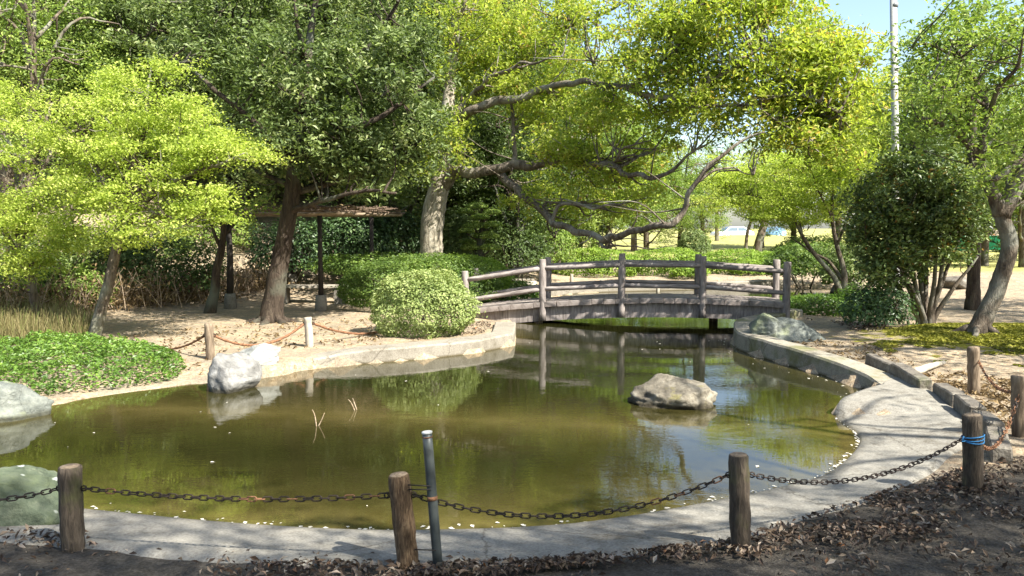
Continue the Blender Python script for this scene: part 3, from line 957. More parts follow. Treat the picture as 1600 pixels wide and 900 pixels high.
# ------------------------------------------------------------------ grey pipe stake
b = W(684, 880, 0.0); tp = P(667, 674, b[1]); d = tp - b
root = tag(empty('pipe_stake', tuple(b)), 'tall grey pipe stake with pale cap wired to barked post', 'pipe')
g = Geo(); hs = np.linspace(-0.1, 0.985, 10)
g.tube(d[None] * hs[:, None], 0.0235, 14, 0.01); g.build('pipe', MAT['pipe'], root)
g = Geo(); g.tube([d * 0.985, d * 0.998, d * 1.0], [0.0255, 0.0255, 0.020], 14); g.build('cap', MAT['cap'], root)
g = Geo(); g.tube([d * 0.955, d * 0.965], 0.0246, 14); g.build('band', MAT['chain_rust'], root)
g = Geo(); g.tube([d * 0.485, d * 0.515], 0.0252, 14); g.build('band', MAT['chain_rust'], root)
pb, pd = POSTS['b']
for f1, f2 in ((0.60, 0.92), (0.575, 0.87), (0.115, 0.22)):
    g = Geo(); g.tube([d * f1 + [0, -0.024, 0], (pb + pd * f2 - b) + [0.045, -0.03, 0]], 0.003, 6)
    g.build('tie_wire', MAT['wire'], root)

# ------------------------------------------------------------------ rocks
def rock(name, c, size, mat, label, seed=0, planes=16, rot=0.0, rough=0.05, tilt=0.0, bury=0.3, cat='rock', sub=5, group=None, cap=1.2):
    r_ = np.random.default_rng(seed)
    bm = bmesh.new(); bmesh.ops.create_icosphere(bm, subdivisions=sub, radius=1.0)
    v = np.array([x.co for x in bm.verts]); f = np.array([[w.index for w in x.verts] for x in bm.faces]); bm.free()
    nn = unit(r_.normal(0, 1, (planes, 3))); dd = r_.uniform(0.68, 0.98, planes)
    dots = v @ nn.T
    rr = np.where(dots > 0.05, dd[None] / np.maximum(dots, 0.05), 9).min(1)
    rr = np.minimum(rr, cap)
    v = v * rr[:, None]
    so = r_.random(3) * 50
    disp = np.array([mnoise.fractal(Vector(p_ * 1.6 + so), 0.8, 2.0, 6) + 0.8 * mnoise.noise(Vector((p_[0] * 1.5, p_[1] * 1.5, p_[2] * 7)) + Vector(so)) for p_ in v]) * rough * 1.3
    fine = np.array([mnoise.turbulence(Vector(p_ * 4.5 + so), 3, True) for p_ in v]) * rough * 0.35
    v = v * (1 + disp + fine)[:, None]
    v = v * (np.array(size) / 2)
    ct, st = math.cos(tilt), math.sin(tilt)
    v = v @ np.array([[ct, 0, st], [0, 1, 0], [-st, 0, ct]]).T
    cr, sr = math.cos(rot), math.sin(rot)
    v = v @ np.array([[cr, -sr, 0], [sr, cr, 0], [0, 0, 1]]).T
    me = mesh_np(name, v, f, mat, False)
    me.polygons.foreach_set('use_smooth', np.ones(len(f), bool))
    o = ob(name, me, None, tuple(c))
    return tag(o, label, cat, group)

p = W(1047, 640, WATER); rock('boulder', (p[0] + .01, p[1] + 0.25, WATER + 0.0), (0.78, 0.54, 0.52), MAT['rock_pond'], 'rounded weathered boulder with ochre lichen standing in the water', 5, 24, 0.05, 0.09)
p = W(363, 612, WATER); rock('rock', (p[0] - 0.02, p[1] + 0.2, WATER + 0.08), (0.42, 0.44, 0.56), MAT['rock_white'], 'white sunlit angular rock at the water edge', 19, 9, 0.5, 0.045, 0.05, cap=1.4)
p = W(398, 572, 0.0); rock('rock', (p[0] - 0.05, p[1] + 0.25, 0.06), (0.55, 0.5, 0.30), MAT['rock_grey'], 'flat grey slab rock leaning behind the white rock', 3, 12, 0.2, 0.06, -0.15)
p = W(20, 664, WATER); rock('rock', (p[0] - 0.38, p[1] + 0.3, WATER + 0.0), (1.25, 0.7, 0.54), MAT['rock_blue'], 'broad pale flat-topped rock below the ground cover', 21, 16, 0.15, 0.06, 0.05)
p = W(35, 822, -0.02); rock('boulder', (p[0] - 0.26, p[1] + 0.24, 0.0), (0.70, 0.56, 0.50), MAT['rock_green'], 'lichen-spotted greenish boulder behind the short rusty chain', 8, 18, 0.1, 0.05)
p = W(1235, 528, 0.1); rock('boulder', (p[0] + 0.06, p[1] + 0.36, 0.12), (1.0, 0.6, 0.42), MAT['rock_blue'], 'long blue-grey boulder resting on the mossy kerb beside the bridge', 14, 16, -0.12, 0.06, 0.16)
p = W(1180, 530, 0.1); rock('rock', (p[0] + 0.24, p[1] + 0.42, 0.16), (0.40, 0.42, 0.42), MAT['rock_blue'], 'pale hump of rock between the blue-grey boulder and bridge end', 15, 14, 0.3, 0.05)
# rocks on the far bank
for k, (px, py, sx, sz, lab) in enumerate([
        (1268, 447, 1.0, 0.55, 'dark boulder at the channel bend beyond the bridge'),
        (1325, 452, 0.9, 0.5, 'low dark rock under the spreading maple beyond the bridge'),
        (1140, 448, 0.7, 0.30, 'small pale rock on the far bank behind the bridge railing'),
        (1500, 452, 0.7, 0.45, 'brown rock beside the straight dark trunk on the right')]):
    z0 = 0.0
    p = W(px, py, z0)
    rock('rock', (p[0], p[1] + 0.3, sz * 0.25 + gz(p[0], p[1] + 0.3)), (sx, sx * 0.7, sz), MAT['rock_grey'] if k == 2 else MAT['edging'], lab, 30 + k, 14, k * 0.7, 0.06, 0, sub=4)

# edging stones along the right-hand apron
EDGE = [((1362, 570), (1402, 586)), ((1404, 587), (1451, 611)), ((1472, 614), (1503, 634)), ((1505, 636), (1534, 655)), ((1537, 658), (1562, 682)), ((1560, 690), (1572, 722))]
for k, (a, b) in enumerate(EDGE):
    pa = W(*a, 0.02); pb_ = W(*b, 0.02)
    c = (pa + pb_) / 2; ln = np.linalg.norm(pb_ - pa) * 0.98; an = math.atan2(pb_[1] - pa[1], pb_[0] - pa[0])
    bm = bmesh.new(); bmesh.ops.create_cube(bm, size=1.0)
    bmesh.ops.scale(bm, vec=(ln, 0.13, 0.24), verts=bm.verts)
    bmesh.ops.bevel(bm, geom=bm.edges[:], offset=0.012, segments=1, affect='EDGES')
    bmesh.ops.subdivide_edges(bm, edges=bm.edges[:], cuts=3, use_grid_fill=True)
    for vt in bm.verts:
        nzv = mnoise.noise_vector(vt.co * 6 + Vector((k * 3.1, 0, 0))) * 0.014
        vt.co += nzv
    me = bpy.data.meshes.new('edging_stone'); bm.to_mesh(me); bm.free(); me.materials.append(MAT['edging'])
    o = ob('edging_stone', me, None, (c[0], c[1] + 0.05, gz(c[0], c[1] + 0.05) + 0.0 + 0.012 * (k % 2)))
    o.rotation_euler = (rng.normal(0, 0.04), rng.normal(0, 0.03), an)
    tag(o, ['rough edging block at the end of the stone row beside the mossy kerb', 'rough edging block ending at the gap in the stone row',
            'rough edging block just past the gap in the stone row', 'rough edging block in front of the tan wooden chain post',
            'rough edging block under the rusty slack chain', 'short edging block tucked behind the dark post with blue cord'][k], 'stone', 'edging stones along the concrete apron')
# pale bleached stick on the moss, twigs in the water
g = Geo(); a = W(1425, 573, 0.1); b = W(1475, 552, 0.15)
a[2] = gz(a[0], a[1]) + 0.02; b[2] = gz(b[0], b[1]) + 0.02
g.tube(spline([a, (a + b) / 2 + [0.02, 0, 0.015], b], 4), np.linspace(0.05, 0.025, 9), 7, 0.1)
tag(g.build('root', MAT['postpale']), 'bleached bare root lying across the mossy mound', 'root')
def twig(pxs, z, label):
    g = Geo()
    for line in pxs:
        base = W(line[0][0], line[0][1], WATER)
        pts = [P(x_, y_, base[1]) for x_, y_ in line]
        pts[0][2] -= 0.03
        g.tube(spline(pts, 3), np.linspace(0.006, 0.0025, (len(pts) - 1) * 3 + 1), 6, 0.05)
    tag(g.build('twig', MAT['pole_tan']), label, 'twig')
twig([[(495, 666), (492, 650), (488, 640)], [(495, 665), (503, 655), (507, 645)]], 0, 'forked pale twig poking out of the pond')
twig([[(556, 641), (549, 630), (544, 624)], [(559, 640), (553, 628), (551, 622)]], 0, 'pair of thin pale twigs slanting out of the pond')

# ------------------------------------------------------------------ trees
def finish_tree(name, label, base, trunk_geo, branch_geo, crown_me, bark, group=None, cat='tree', bough=None):
    root = tag(empty(name, tuple(base)), label, cat, group)
    off = Matrix.Translation(-Vector(base))
    for part, geo in (('trunk', trunk_geo), ('branches', branch_geo)):
        if geo is not None and geo.n:
            me = geo.mesh(part, bough if bough and part == 'branches' else bark); me.transform(off); ob(part, me, root)
    if crown_me is not None:
        crown_me.transform(off); ob('crown', crown_me, root)
    return root

def root_flare(g, base, r, n=6, ln=0.9, h0=0.35):
    for k in range(n):
        a = 2 * math.pi * k / n + rng.uniform(-0.4, 0.4); l = ln * rng.uniform(0.6, 1.2)
        d = np.array([math.cos(a), math.sin(a), 0])
        pts = [base + d * r * 0.3 + [0, 0, h0], base + d * r * 0.95 + [0, 0, 0.10], base + d * (r + l * 0.5) + [0, 0, 0.03], base + d * (r + l) + [0, 0, -0.05]]
        g.tube(spline(pts, 4), np.linspace(r * 0.5, 0.03, 13), 8, 0.06)

# --- dark evergreen by the path
base = W(425, 503, 0.0)
D0 = base[1]
tg = Geo(); bg_ = Geo()
LP = [px_limb(tg, [(423, 506, D0), (430, 450, D0), (444, 380, D0), (455, 310, D0), (462, 250, D0), (470, 170, D0 + .1), (482, 80, D0 + .2), (495, -20, D0 + .3)],
              [0.21, 0.165, 0.145, 0.13, 0.115, 0.095, 0.07, 0.04], 14, 6, 0.02)]
root_flare(tg, base - np.array([0, 0, .05]), 0.18, 7, 0.45)
for pl, r0 in (([(460, 270, D0), (420, 215, D0 - .4), (350, 150, D0 - .7), (270, 90, D0 - .5)], 0.085), ([(462, 250, D0), (520, 215, D0 - .5), (600, 180, D0 - .8), (680, 120, D0 - .6)], 0.09),
               ([(470, 180, D0), (420, 110, D0 + .6), (360, 50, D0 + .8), (300, 0, D0 + .7)], 0.07), ([(468, 190, D0), (540, 110, D0 + .5), (600, 40, D0 + .6), (640, -30, D0 + .4)], 0.07),
               ([(457, 300, D0), (520, 285, D0 + .4), (580, 270, D0 + .3), (630, 245, D0)], 0.07), ([(458, 290, D0), (400, 265, D0 + .5), (370, 240, D0 + .9)], 0.05),
               ([(475, 130, D0), (470, 60, D0 - .9), (455, -10, D0 - 1.1)], 0.06), ([(452, 330, D0), (500, 315, D0 - .5), (560, 300, D0 - .8), (620, 300, D0 - .9)], 0.05)):
    LP.append(px_limb(bg_, pl, np.linspace(r0, 0.02, len(pl)), 8, 6, 0.05))
LP = np.vstack(LP)
cc = px_clumps([(330, 50, 130, 70, 14.2, 1.3, 24), (480, 60, 180, 105, 13.6, 1.6, 48), (595, 130, 95, 110, 13.3, 1.2, 32), (450, 180, 110, 70, 13.0, 1.1, 20),
                (575, 262, 75, 45, 13.6, .9, 15), (385, 250, 55, 45, 13.9, .8, 8), (510, 250, 70, 50, 13.5, 1.1, 11), (500, -70, 230, 65, 14.3, 1.6, 30), (668, 195, 32, 50, 13.6, .5, 6)])
twig_tubes(bg_, LP, cc, 0.028, 0.006, 1.0)
pts, tone = clump_points(cc, rng.uniform(0.30, 0.58, len(cc)), 260, 0.75, 8, 0.25)
cm = leaf_mesh('crown', pts, 0.095, MAT['evergreen'], 0.45 + tone + rng.normal(0, 0.16, len(pts)), ratio=0.42, up=0.3)
finish_tree('evergreen_tree', 'big dark evergreen tree with thick leaning trunk and spreading roots by the path', base, tg, bg_, cm, MAT['bark_dark'])

# --- camphor tree leaning over the pond
base = P(676, 468, 17.6); base[2] = gz(base[0], base[1])
D0 = 17.6
tg = Geo(); bg_ = Geo()
LP = [px_limb(tg, [(674, 475, D0), (675, 420, D0), (674, 370, D0), (679, 325, D0), (686, 292, D0), (694, 235, D0 + .1), (700, 170, D0 + .2), (708, 80, D0 + .3), (716, -30, D0 + .3)],
              [0.34, 0.275, 0.25, 0.245, 0.22, 0.16, 0.14, 0.115, 0.07], 16, 6, 0.02)]
bigs = [([(682, 300, D0), (705, 276, D0 - .2), (740, 264, D0 - .5), (780, 264, D0 - .8), (815, 258, D0 - 1), (860, 250, D0 - 1.2), (895, 247, D0 - 1.3), (950, 262, D0 - 1.5), (1010, 274, D0 - 1.7), (1050, 262, D0 - 1.8), (1090, 240, D0 - 1.9)],
         [0.20, 0.19, 0.165, 0.15, 0.14, 0.12, 0.10, 0.075, 0.06, 0.045, 0.025]),
        ([(775, 268, D0 - .7), (790, 280, D0 - .9), (815, 305, D0 - 1.2), (840, 330, D0 - 1.5), (880, 352, D0 - 1.8), (930, 374, D0 - 2.1), (985, 362, D0 - 2.4), (1040, 356, D0 - 2.7), (1065, 335, D0 - 2.8), (1080, 300, D0 - 2.9), (1105, 265, D0 - 3), (1150, 225, D0 - 3.1), (1195, 203, D0 - 3.2)],
         [0.12, 0.115, 0.105, 0.10, 0.095, 0.085, 0.08, 0.075, 0.065, 0.055, 0.045, 0.035, 0.018]),
        ([(697, 205, D0), (720, 185, D0 - .3), (755, 168, D0 - .6), (790, 158, D0 - .8), (850, 140, D0 - 1.1), (920, 128, D0 - 1.4), (975, 138, D0 - 1.6), (1020, 110, D0 - 1.8), (1060, 70, D0 - 2), (1085, 20, D0 - 2.1), (1095, -30, D0 - 2.2)],
         [0.15, 0.14, 0.13, 0.12, 0.10, 0.08, 0.072, 0.06, 0.05, 0.04, 0.02]),
        ([(700, 190, D0), (730, 160, D0 + .3), (775, 130, D0 + .5), (830, 90, D0 + .6), (880, 40, D0 + .7), (900, -20, D0 + .8)], [0.13, 0.11, 0.10, 0.085, 0.06, 0.03]),
        ([(800, 262, D0 - .9), (806, 225, D0 - .8), (800, 185, D0 - .7), (795, 165, D0 - .8)], [0.075, 0.065, 0.055, 0.04]),
        ([(706, 100, D0 + .3), (715, 50, D0 + .1), (728, 10, D0 - .1), (745, -40, D0 - .2)], [0.09, 0.075, 0.06, 0.03]),
        ([(870, 45, D0 + .7), (930, 25, D0 + .2), (985, -5, D0), (1030, -30, D0 - .1)], [0.06, 0.05, 0.04, 0.02]),
        ([(860, 345, D0 - 1.7), (885, 318, D0 - 1.7), (930, 322, D0 - 1.8), (970, 318, D0 - 1.9)], [0.055, 0.05, 0.035, 0.015]),
        ([(925, 372, D0 - 2.1), (950, 385, D0 - 2.2), (990, 385, D0 - 2.3)], [0.05, 0.035, 0.012]),
        ([(1085, 290, D0 - 2.9), (1110, 272, D0 - 2.9), (1140, 265, D0 - 2.9), (1175, 272, D0 - 2.9)], [0.035, 0.03, 0.02, 0.01]),
        ([(1010, 120, D0 - 1.8), (960, 95, D0 - 1.3), (925, 100, D0 - 1.0)], [0.05, 0.03, 0.015]),
        ([(975, 140, D0 - 1.6), (1060, 160, D0 - 2.2), (1150, 165, D0 - 2.6), (1240, 150, D0 - 3.0), (1310, 170, D0 - 3.2)], [0.06, 0.05, 0.04, 0.03, 0.012]),
        ([(1060, 160, D0 - 2.2), (1140, 110, D0 - 2.4), (1210, 70, D0 - 2.6), (1260, 60, D0 - 2.8)], [0.04, 0.035, 0.025, 0.01]),
        ([(1150, 165, D0 - 2.6), (1220, 190, D0 - 3), (1270, 225, D0 - 3.2)], [0.03, 0.022, 0.01]),
        ([(730, 160, D0 + .3), (765, 120, D0 - .8), (820, 100, D0 - 1.5), (880, 90, D0 - 1.9)], [0.07, 0.06, 0.04, 0.015]),
        ([(950, 262, D0 - 1.5), (975, 235, D0 - 1.8), (1020, 220, D0 - 2.0)], [0.035, 0.028, 0.012])]
def nearer(px):                                       # the boughs reach out over the pond, towards the viewer
    t = min(1.0, max(0.0, (px - 830.0) / 220.0))
    return 2.0 * t * t * (3 - 2 * t)
for pl, rd in bigs:
    LP.append(px_limb(bg_, [(a, b, c - nearer(a)) for a, b, c in pl], np.array(rd) * 0.72, 10, 6, 0.11))
LP = np.vstack(LP)
cc = px_clumps([(a, b, c, d_, e - nearer(a) + (0.7 if a < 1010 else 0.25), f_, g_) for a, b, c, d_, e, f_, g_ in [(860, 105, 140, 65, 17.0, 1.2, 60), (790, 80, 90, 70, 17.4, 1.2, 22), (950, 215, 110, 60, 16.0, .9, 50), (900, 300, 110, 45, 16.8, .9, 30),
                (1180, 60, 140, 85, 15.2, .8, 74), (1300, 100, 65, 75, 14.6, .6, 30), (1255, 135, 95, 80, 14.8, .7, 52), (1210, 185, 120, 40, 14.9, .6, 26), (1090, 120, 90, 60, 15.4, .8, 30), (1000, 150, 90, 55, 15.8, .8, 26), (1040, 95, 90, 60, 15.6, .8, 22),
                (720, 30, 60, 60, 17.2, .9, 20), (980, 20, 90, 45, 16.6, .9, 16), (840, 20, 110, 40, 17.2, 1.2, 26), (740, 120, 60, 50, 17.2, .8, 18),
                (960, 300, 70, 35, 15.8, .7, 9), (1290, 225, 60, 45, 14.6, .7, 18), (880, 185, 80, 45, 16.4, .7, 22), (1120, 0, 120, 50, 15.2, .8, 30), (1060, 60, 60, 50, 16.0, .7, 10), (1080, 225, 80, 40, 15.2, .6, 3), (692, 228, 34, 48, 16.3, .4, 12), (655, 250, 25, 35, 16.3, .4, 5)]])
twig_tubes(bg_, LP, cc, 0.026, 0.006, 1.0, 2.6)
for _ in range(70):                                   # bare twigs off the low boughs
    a = LP[rng.integers(60, len(LP))]
    e = a + rng.normal(0, 1, 3) * np.array([0.55, 0.4, 0.28]) + [0.1, -0.1, 0.12]
    bg_.tube(spline([a, (a + e) / 2 + rng.normal(0, 0.08, 3), e], 4), np.linspace(0.016, 0.004, 9), 5, 0, False)
pts, tone = clump_points(cc, rng.uniform(0.22, 0.52, len(cc)), 125, 0.75, 8, 0.32)
cm = leaf_mesh('crown', pts, 0.092, MAT['camphor'], 0.5 + tone + rng.normal(0, 0.18, len(pts)), ratio=0.46, up=0.25, droop=0.6)
finish_tree('camphor_tree', 'old pale-barked tree with yellow-green crown and long crooked boughs over the pond', base, tg, bg_, cm, MAT['bark_pale'], bough=MAT['bark_bough'])

# --- two maples on the left bank
def maple(name, label, base, trunks, limbs, ells, n_each, size, bark, matname='maple', flat=0.40, rad=(0.20, 0.50), twr=0.014, subs=12, cat='tree', group=None):
    tg = Geo(); bg_ = Geo(); LP = []
    for pl, rd in trunks:
        LP.append(px_limb(tg, pl, rd, 10, 6, 0.02))
    for pl, rd in limbs:
        LP.append(px_limb(bg_, pl, rd, 7, 6, 0.03))
    LP = np.vstack(LP)
    cc = px_clumps(ells)
    twig_tubes(bg_, LP, cc, twr, 0.004, 0.9)
    pts, tone = clump_points(cc, rng.uniform(rad[0], rad[1], len(cc)), n_each, flat, subs, 0.27)
    cm = leaf_mesh('crown', pts, size, MAT[matname], 0.5 + tone + rng.normal(0, 0.15, len(pts)), ratio=0.62, up=0.3)
    return finish_tree(name, label, base, tg, bg_, cm, bark, group, cat)

b = W(148, 525, 0.0); d = b[1]
maple('maple_tree', 'young maple with slanting mossy trunk and bright lime crown on the left bank', b,
      [([(146, 528, d), (160, 480, d), (172, 430, d), (182, 385, d), (192, 330, d), (205, 270, d)], [0.105, 0.08, 0.075, 0.07, 0.055, 0.04])],
      [([(182, 385, d), (215, 330, d - .3), (262, 290, d - .5), (330, 260, d - .6), (385, 240, d - .6)], [0.045, 0.035, 0.028, 0.018, 0.008]),
       ([(190, 340, d), (160, 280, d + .2), (130, 220, d + .3), (110, 160, d + .3)], [0.045, 0.035, 0.025, 0.01]),
       ([(205, 270, d), (225, 200, d), (232, 140, d + .1), (236, 105, d + .1)], [0.038, 0.03, 0.02, 0.008]),
       ([(200, 290, d), (270, 220, d + .4), (330, 190, d + .6)], [0.03, 0.02, 0.008]),
       ([(196, 310, d), (240, 330, d - .7), (290, 350, d - .9)], [0.03, 0.02, 0.008])],
      [(225, 150, 85, 55, d, .9, 24), (150, 195, 85, 45, d + .1, .9, 17), (310, 215, 75, 40, d - .1, .8, 16), (355, 235, 60, 22, d - .4, .7, 12), (230, 240, 130, 32, d - .3, 1.0, 24),
       (250, 300, 110, 30, d - .5, .8, 18), (230, 352, 80, 25, d - .5, .7, 10), (140, 300, 60, 30, d - .4, .6, 8), (310, 325, 50, 30, d - .5, .5, 7)],
      240, 0.047, MAT['bark_mid'])
b = W(62, 512, 0.0); d = b[1]
maple('maple_tree', 'multi-stemmed maple with pale bare stems and lime crown behind the ground cover', b,
      [([(62, 515, d), (55, 470, d), (42, 425, d), (25, 395, d), (5, 360, d), (-20, 320, d)], [0.085, 0.07, 0.062, 0.05, 0.04, 0.03]),
       ([(38, 420, d), (30, 385, d - .2), (22, 340, d - .3), (25, 290, d - .4)], [0.05, 0.04, 0.03, 0.015])],
      [([(30, 385, d - .2), (45, 350, d - .4), (55, 310, d - .5), (62, 260, d - .6)], [0.035, 0.028, 0.02, 0.008]),
       ([(5, 360, d), (-40, 300, d + .2), (-70, 240, d + .3)], [0.03, 0.02, 0.008]),
       ([(25, 300, d - .4), (60, 240, d), (90, 190, d + .2)], [0.02, 0.015, 0.006]),
       ([(42, 425, d), (75, 380, d - .4), (110, 340, d - .7)], [0.03, 0.02, 0.008])],
      [(30, 185, 85, 45, d + .2, 1.0, 17), (60, 255, 100, 45, d - .2, 1.0, 24), (70, 320, 90, 38, d - .6, .8, 20), (20, 375, 70, 40, d - .6, .7, 15), (-60, 280, 80, 80, d, 1.0, 14), (105, 375, 45, 30, d - .8, .5, 8), (-20, 160, 60, 40, d + .3, .7, 7), (40, 420, 50, 20, d - .6, .4, 5)],
      240, 0.047, MAT['bark_mid'])
# slim trunk beside the trellis and thin saplings under the maples
b = W(330, 489, 0.0); d = b[1]
maple('slim_tree', 'slim twisted vine-like trunk standing beside the trellis post', b,
      [([(328, 491, d), (335, 455, d), (338, 420, d), (345, 390, d), (350, 360, d), (345, 330, d)], [0.12, 0.085, 0.075, 0.065, 0.055, 0.04])],
      [([(345, 390, d), (330, 350, d), (315, 320, d)], [0.04, 0.03, 0.015]), ([(348, 370, d), (372, 345, d + .3), (400, 330, d + .5)], [0.04, 0.025, 0.012])],
      [(330, 330, 50, 25, d, .6, 9), (360, 310, 50, 25, d, .6, 7)], 160, 0.07, MAT['bark_dark'], 'fresh', 0.5)
b = W(103, 500, 0.0); d = b[1] + 0.6
maple('sapling', 'thin grey sapling with sparse leaves between the two maples', b + [0, .6, 0],
      [([(100, 500, d), (97, 450, d), (92, 410, d), (88, 370, d)], [0.045, 0.035, 0.028, 0.015])],
      [([(97, 450, d), (112, 420, d), (130, 400, d)], [0.02, 0.014, 0.006]), ([(94, 430, d), (75, 400, d), (68, 370, d)], [0.02, 0.014, 0.006])],
      [(95, 380, 50, 40, d, .5, 12), (80, 420, 40, 30, d, .4, 6)], 90, 0.06, MAT['bark_mid'], 'fresh', 0.8, (0.2, 0.35))

# --- right bank: cherry leaning over the moss
b = W(1528, 527, 0.12); d = b[1]
b[2] = gz(b[0], b[1])
tg = Geo(); bg_ = Geo(); LP = []
LP.append(px_limb(tg, [(1522, 532, d), (1540, 490, d), (1560, 445, d), (1574, 405, d), (1577, 375, d), (1568, 345, d), (1562, 328, d)], [0.155, 0.115, 0.107, 0.102, 0.10, 0.095, 0.08], 14, 6, 0.015))
root_flare(tg, b - np.array([0, 0, .04]), 0.12, 5, 0.3, 0.10)
for pl, rd in (([(1564, 335, d), (1550, 300, d), (1535, 262, d), (1522, 235, d), (1500, 212, d - .1), (1468, 196, d - .2), (1430, 180, d - .3)], [0.10, 0.085, 0.075, 0.065, 0.045, 0.035, 0.015]),
               ([(1526, 245, d), (1537, 210, d - .1), (1540, 165, d - .2), (1525, 125, d - .2), (1500, 90, d - .3), (1480, 55, d - .4)], [0.055, 0.05, 0.045, 0.035, 0.025, 0.012]),
               ([(1566, 338, d), (1585, 295, d), (1603, 250, d), (1625, 200, d + .1), (1640, 130, d + .2), (1650, 40, d + .2)], [0.11, 0.10, 0.09, 0.08, 0.06, 0.03]),
               ([(1605, 245, d), (1580, 262, d - .5), (1555, 280, d - .8)], [0.06, 0.05, 0.03]),
               ([(1537, 200, d), (1560, 140, d - .6), (1590, 100, d - .9), (1600, 40, d - 1.1)], [0.04, 0.03, 0.02, 0.01]),
               ([(1525, 125, d - .2), (1560, 90, d), (1580, 40, d + .1)], [0.03, 0.02, 0.01]),
               ([(1500, 90, d - .3), (1450, 70, d - .4), (1420, 75, d - .5)], [0.02, 0.015, 0.007]),
               ([(1540, 165, d - .2), (1490, 140, d - .7), (1450, 130, d - 1)], [0.025, 0.018, 0.008])):
    LP.append(px_limb(bg_, pl, rd, 8, 6, 0.03))
LP = np.vstack(LP)
cc = px_clumps([(1500, 60, 90, 60, d - .2, 1.0, 20), (1460, 140, 60, 50, d - .4, .8, 14), (1570, 60, 70, 70, d, 1.0, 18), (1560, 180, 60, 60, d - .2, .8, 12), (1470, 200, 50, 25, d - .2, .5, 8), (1640, 120, 50, 120, d, 1.0, 16), (1560, 270, 50, 25, d - .6, .5, 5)])
twig_tubes(bg_, LP, cc, 0.014, 0.004, 1.0, 2.0)
for _ in range(60):
    a = LP[rng.integers(45, len(LP))]; e = a + rng.normal(0, 1, 3) * np.array([0.5, 0.4, 0.3]) + [0, -0.1, 0.15]
    bg_.tube(spline([a, (a + e) / 2 + rng.normal(0, 0.06, 3), e], 4), np.linspace(0.011, 0.003, 9), 5, 0, False)
pts, tone = clump_points(cc, rng.uniform(0.25, 0.45, len(cc)), 90, 0.7, 9, 0.3)
cm = leaf_mesh('crown', pts, 0.075, MAT['fresh'], 0.55 + tone + rng.normal(0, 0.18, len(pts)), ratio=0.5, up=0.3)
finish_tree('cherry_tree', 'curved forked cherry trunk with sparse fresh leaves on the mossy mound', b, tg, bg_, cm, MAT['bark_cherry'])
# straight dark trunk behind it
b = W(1521, 484, 0.0); d = b[1]
maple('straight_tree', 'straight dark trunk of a tree between round shrub and curved cherry', b,
      [([(1520, 488, d), (1521, 440, d), (1522, 390, d), (1522, 300, d), (1515, 150, d), (1510, 20, d)], [0.155, 0.12, 0.118, 0.11, 0.09, 0.05])],
      [([(1522, 260, d), (1560, 200, d + .4), (1600, 150, d + .6)], [0.05, 0.035, 0.015]), ([(1518, 220, d), (1470, 160, d + .5), (1430, 110, d + .8)], [0.05, 0.035, 0.015]), ([(1515, 150, d), (1560, 80, d), (1590, 20, d)], [0.05, 0.03, 0.01]),
       ([(1522, 290, d), (1580, 260, d), (1640, 240, d)], [0.05, 0.03, 0.01])],
      [(1480, 130, 80, 60, d + .5, 1.2, 12), (1570, 120, 70, 80, d + .3, 1.2, 14), (1600, 230, 60, 50, d + .2, 1.0, 12), (1500, 30, 90, 50, d, 1.2, 12), (1440, 230, 40, 30, d + .4, .8, 6)], 75, 0.085, MAT['bark_dark'], 'fresh', 0.7, (0.35, 0.6))

# --- spreading maple beyond the bridge, right
b = W(1318, 470, 0.0); d = b[1] + .5
maple('spreading_maple', 'spreading maple with fanned pale stems behind the right end of the bridge', b + [0, .5, 0],
      [([(1316, 462, d), (1300, 430, d), (1275, 400, d), (1255, 370, d), (1235, 330, d), (1218, 300, d)], [0.08, 0.055, 0.045, 0.04, 0.03, 0.015]),
       ([(1322, 465, d), (1318, 420, d), (1308, 385, d), (1300, 340, d), (1302, 290, d)], [0.08, 0.06, 0.05, 0.04, 0.02]),
       ([(1318, 440, d), (1295, 410, d + .3), (1270, 395, d + .5), (1235, 370, d + .8)], [0.05, 0.035, 0.03, 0.012])],
      [([(1308, 385, d), (1325, 340, d - .3), (1345, 300, d - .4)], [0.03, 0.022, 0.01]), ([(1300, 340, d), (1280, 300, d - .3), (1265, 260, d - .4)], [0.025, 0.018, 0.008]),
       ([(1255, 370, d), (1240, 310, d + .4), (1230, 260, d + .6)], [0.022, 0.015, 0.007]), ([(1235, 330, d), (1190, 310, d - .2), (1150, 300, d - .3)], [0.02, 0.014, 0.006])],
      [(1270, 265, 90, 35, d, 1.2, 30), (1200, 290, 80, 30, d, 1.0, 20), (1300, 300, 70, 35, d - .2, 1.0, 18), (1240, 330, 80, 22, d, .9, 14), (1160, 270, 50, 30, d + .3, .8, 8), (1335, 250, 50, 35, d + .2, .9, 10)],
      230, 0.062, MAT['bark_mid'], 'maple', 0.25, (0.34, 0.58))
b = W(1188, 420, 0.0); d = b[1]
maple('lawn_maple', 'gnarled multi-trunk maple in front of the pale lawn', b,
      [([(1180, 422, d), (1182, 395, d), (1188, 370, d), (1196, 345, d), (1206, 320, d), (1216, 295, d)], [0.24, 0.17, 0.15, 0.12, 0.08, 0.04]),
       ([(1176, 420, d), (1166, 390, d), (1168, 365, d), (1174, 340, d), (1172, 310, d)], [0.10, 0.07, 0.06, 0.05, 0.03])],
      [([(1196, 345, d), (1170, 325, d - .4), (1135, 315, d - .8)], [0.08, 0.05, 0.02]), ([(1206, 320, d), (1240, 305, d + .5), (1270, 290, d + .8)], [0.06, 0.04, 0.02]),
       ([(1172, 310, d), (1150, 280, d), (1120, 260, d)], [0.04, 0.025, 0.01])],
      [(1180, 300, 80, 22, d, 1.6, 20), (1140, 315, 60, 18, d - .5, 1.3, 12), (1230, 285, 60, 25, d, 1.5, 12), (1190, 260, 70, 30, d, 1.5, 16)],
      200, 0.085, MAT['bark_mid'], 'yellowgreen', 0.3, (0.5, 0.9))

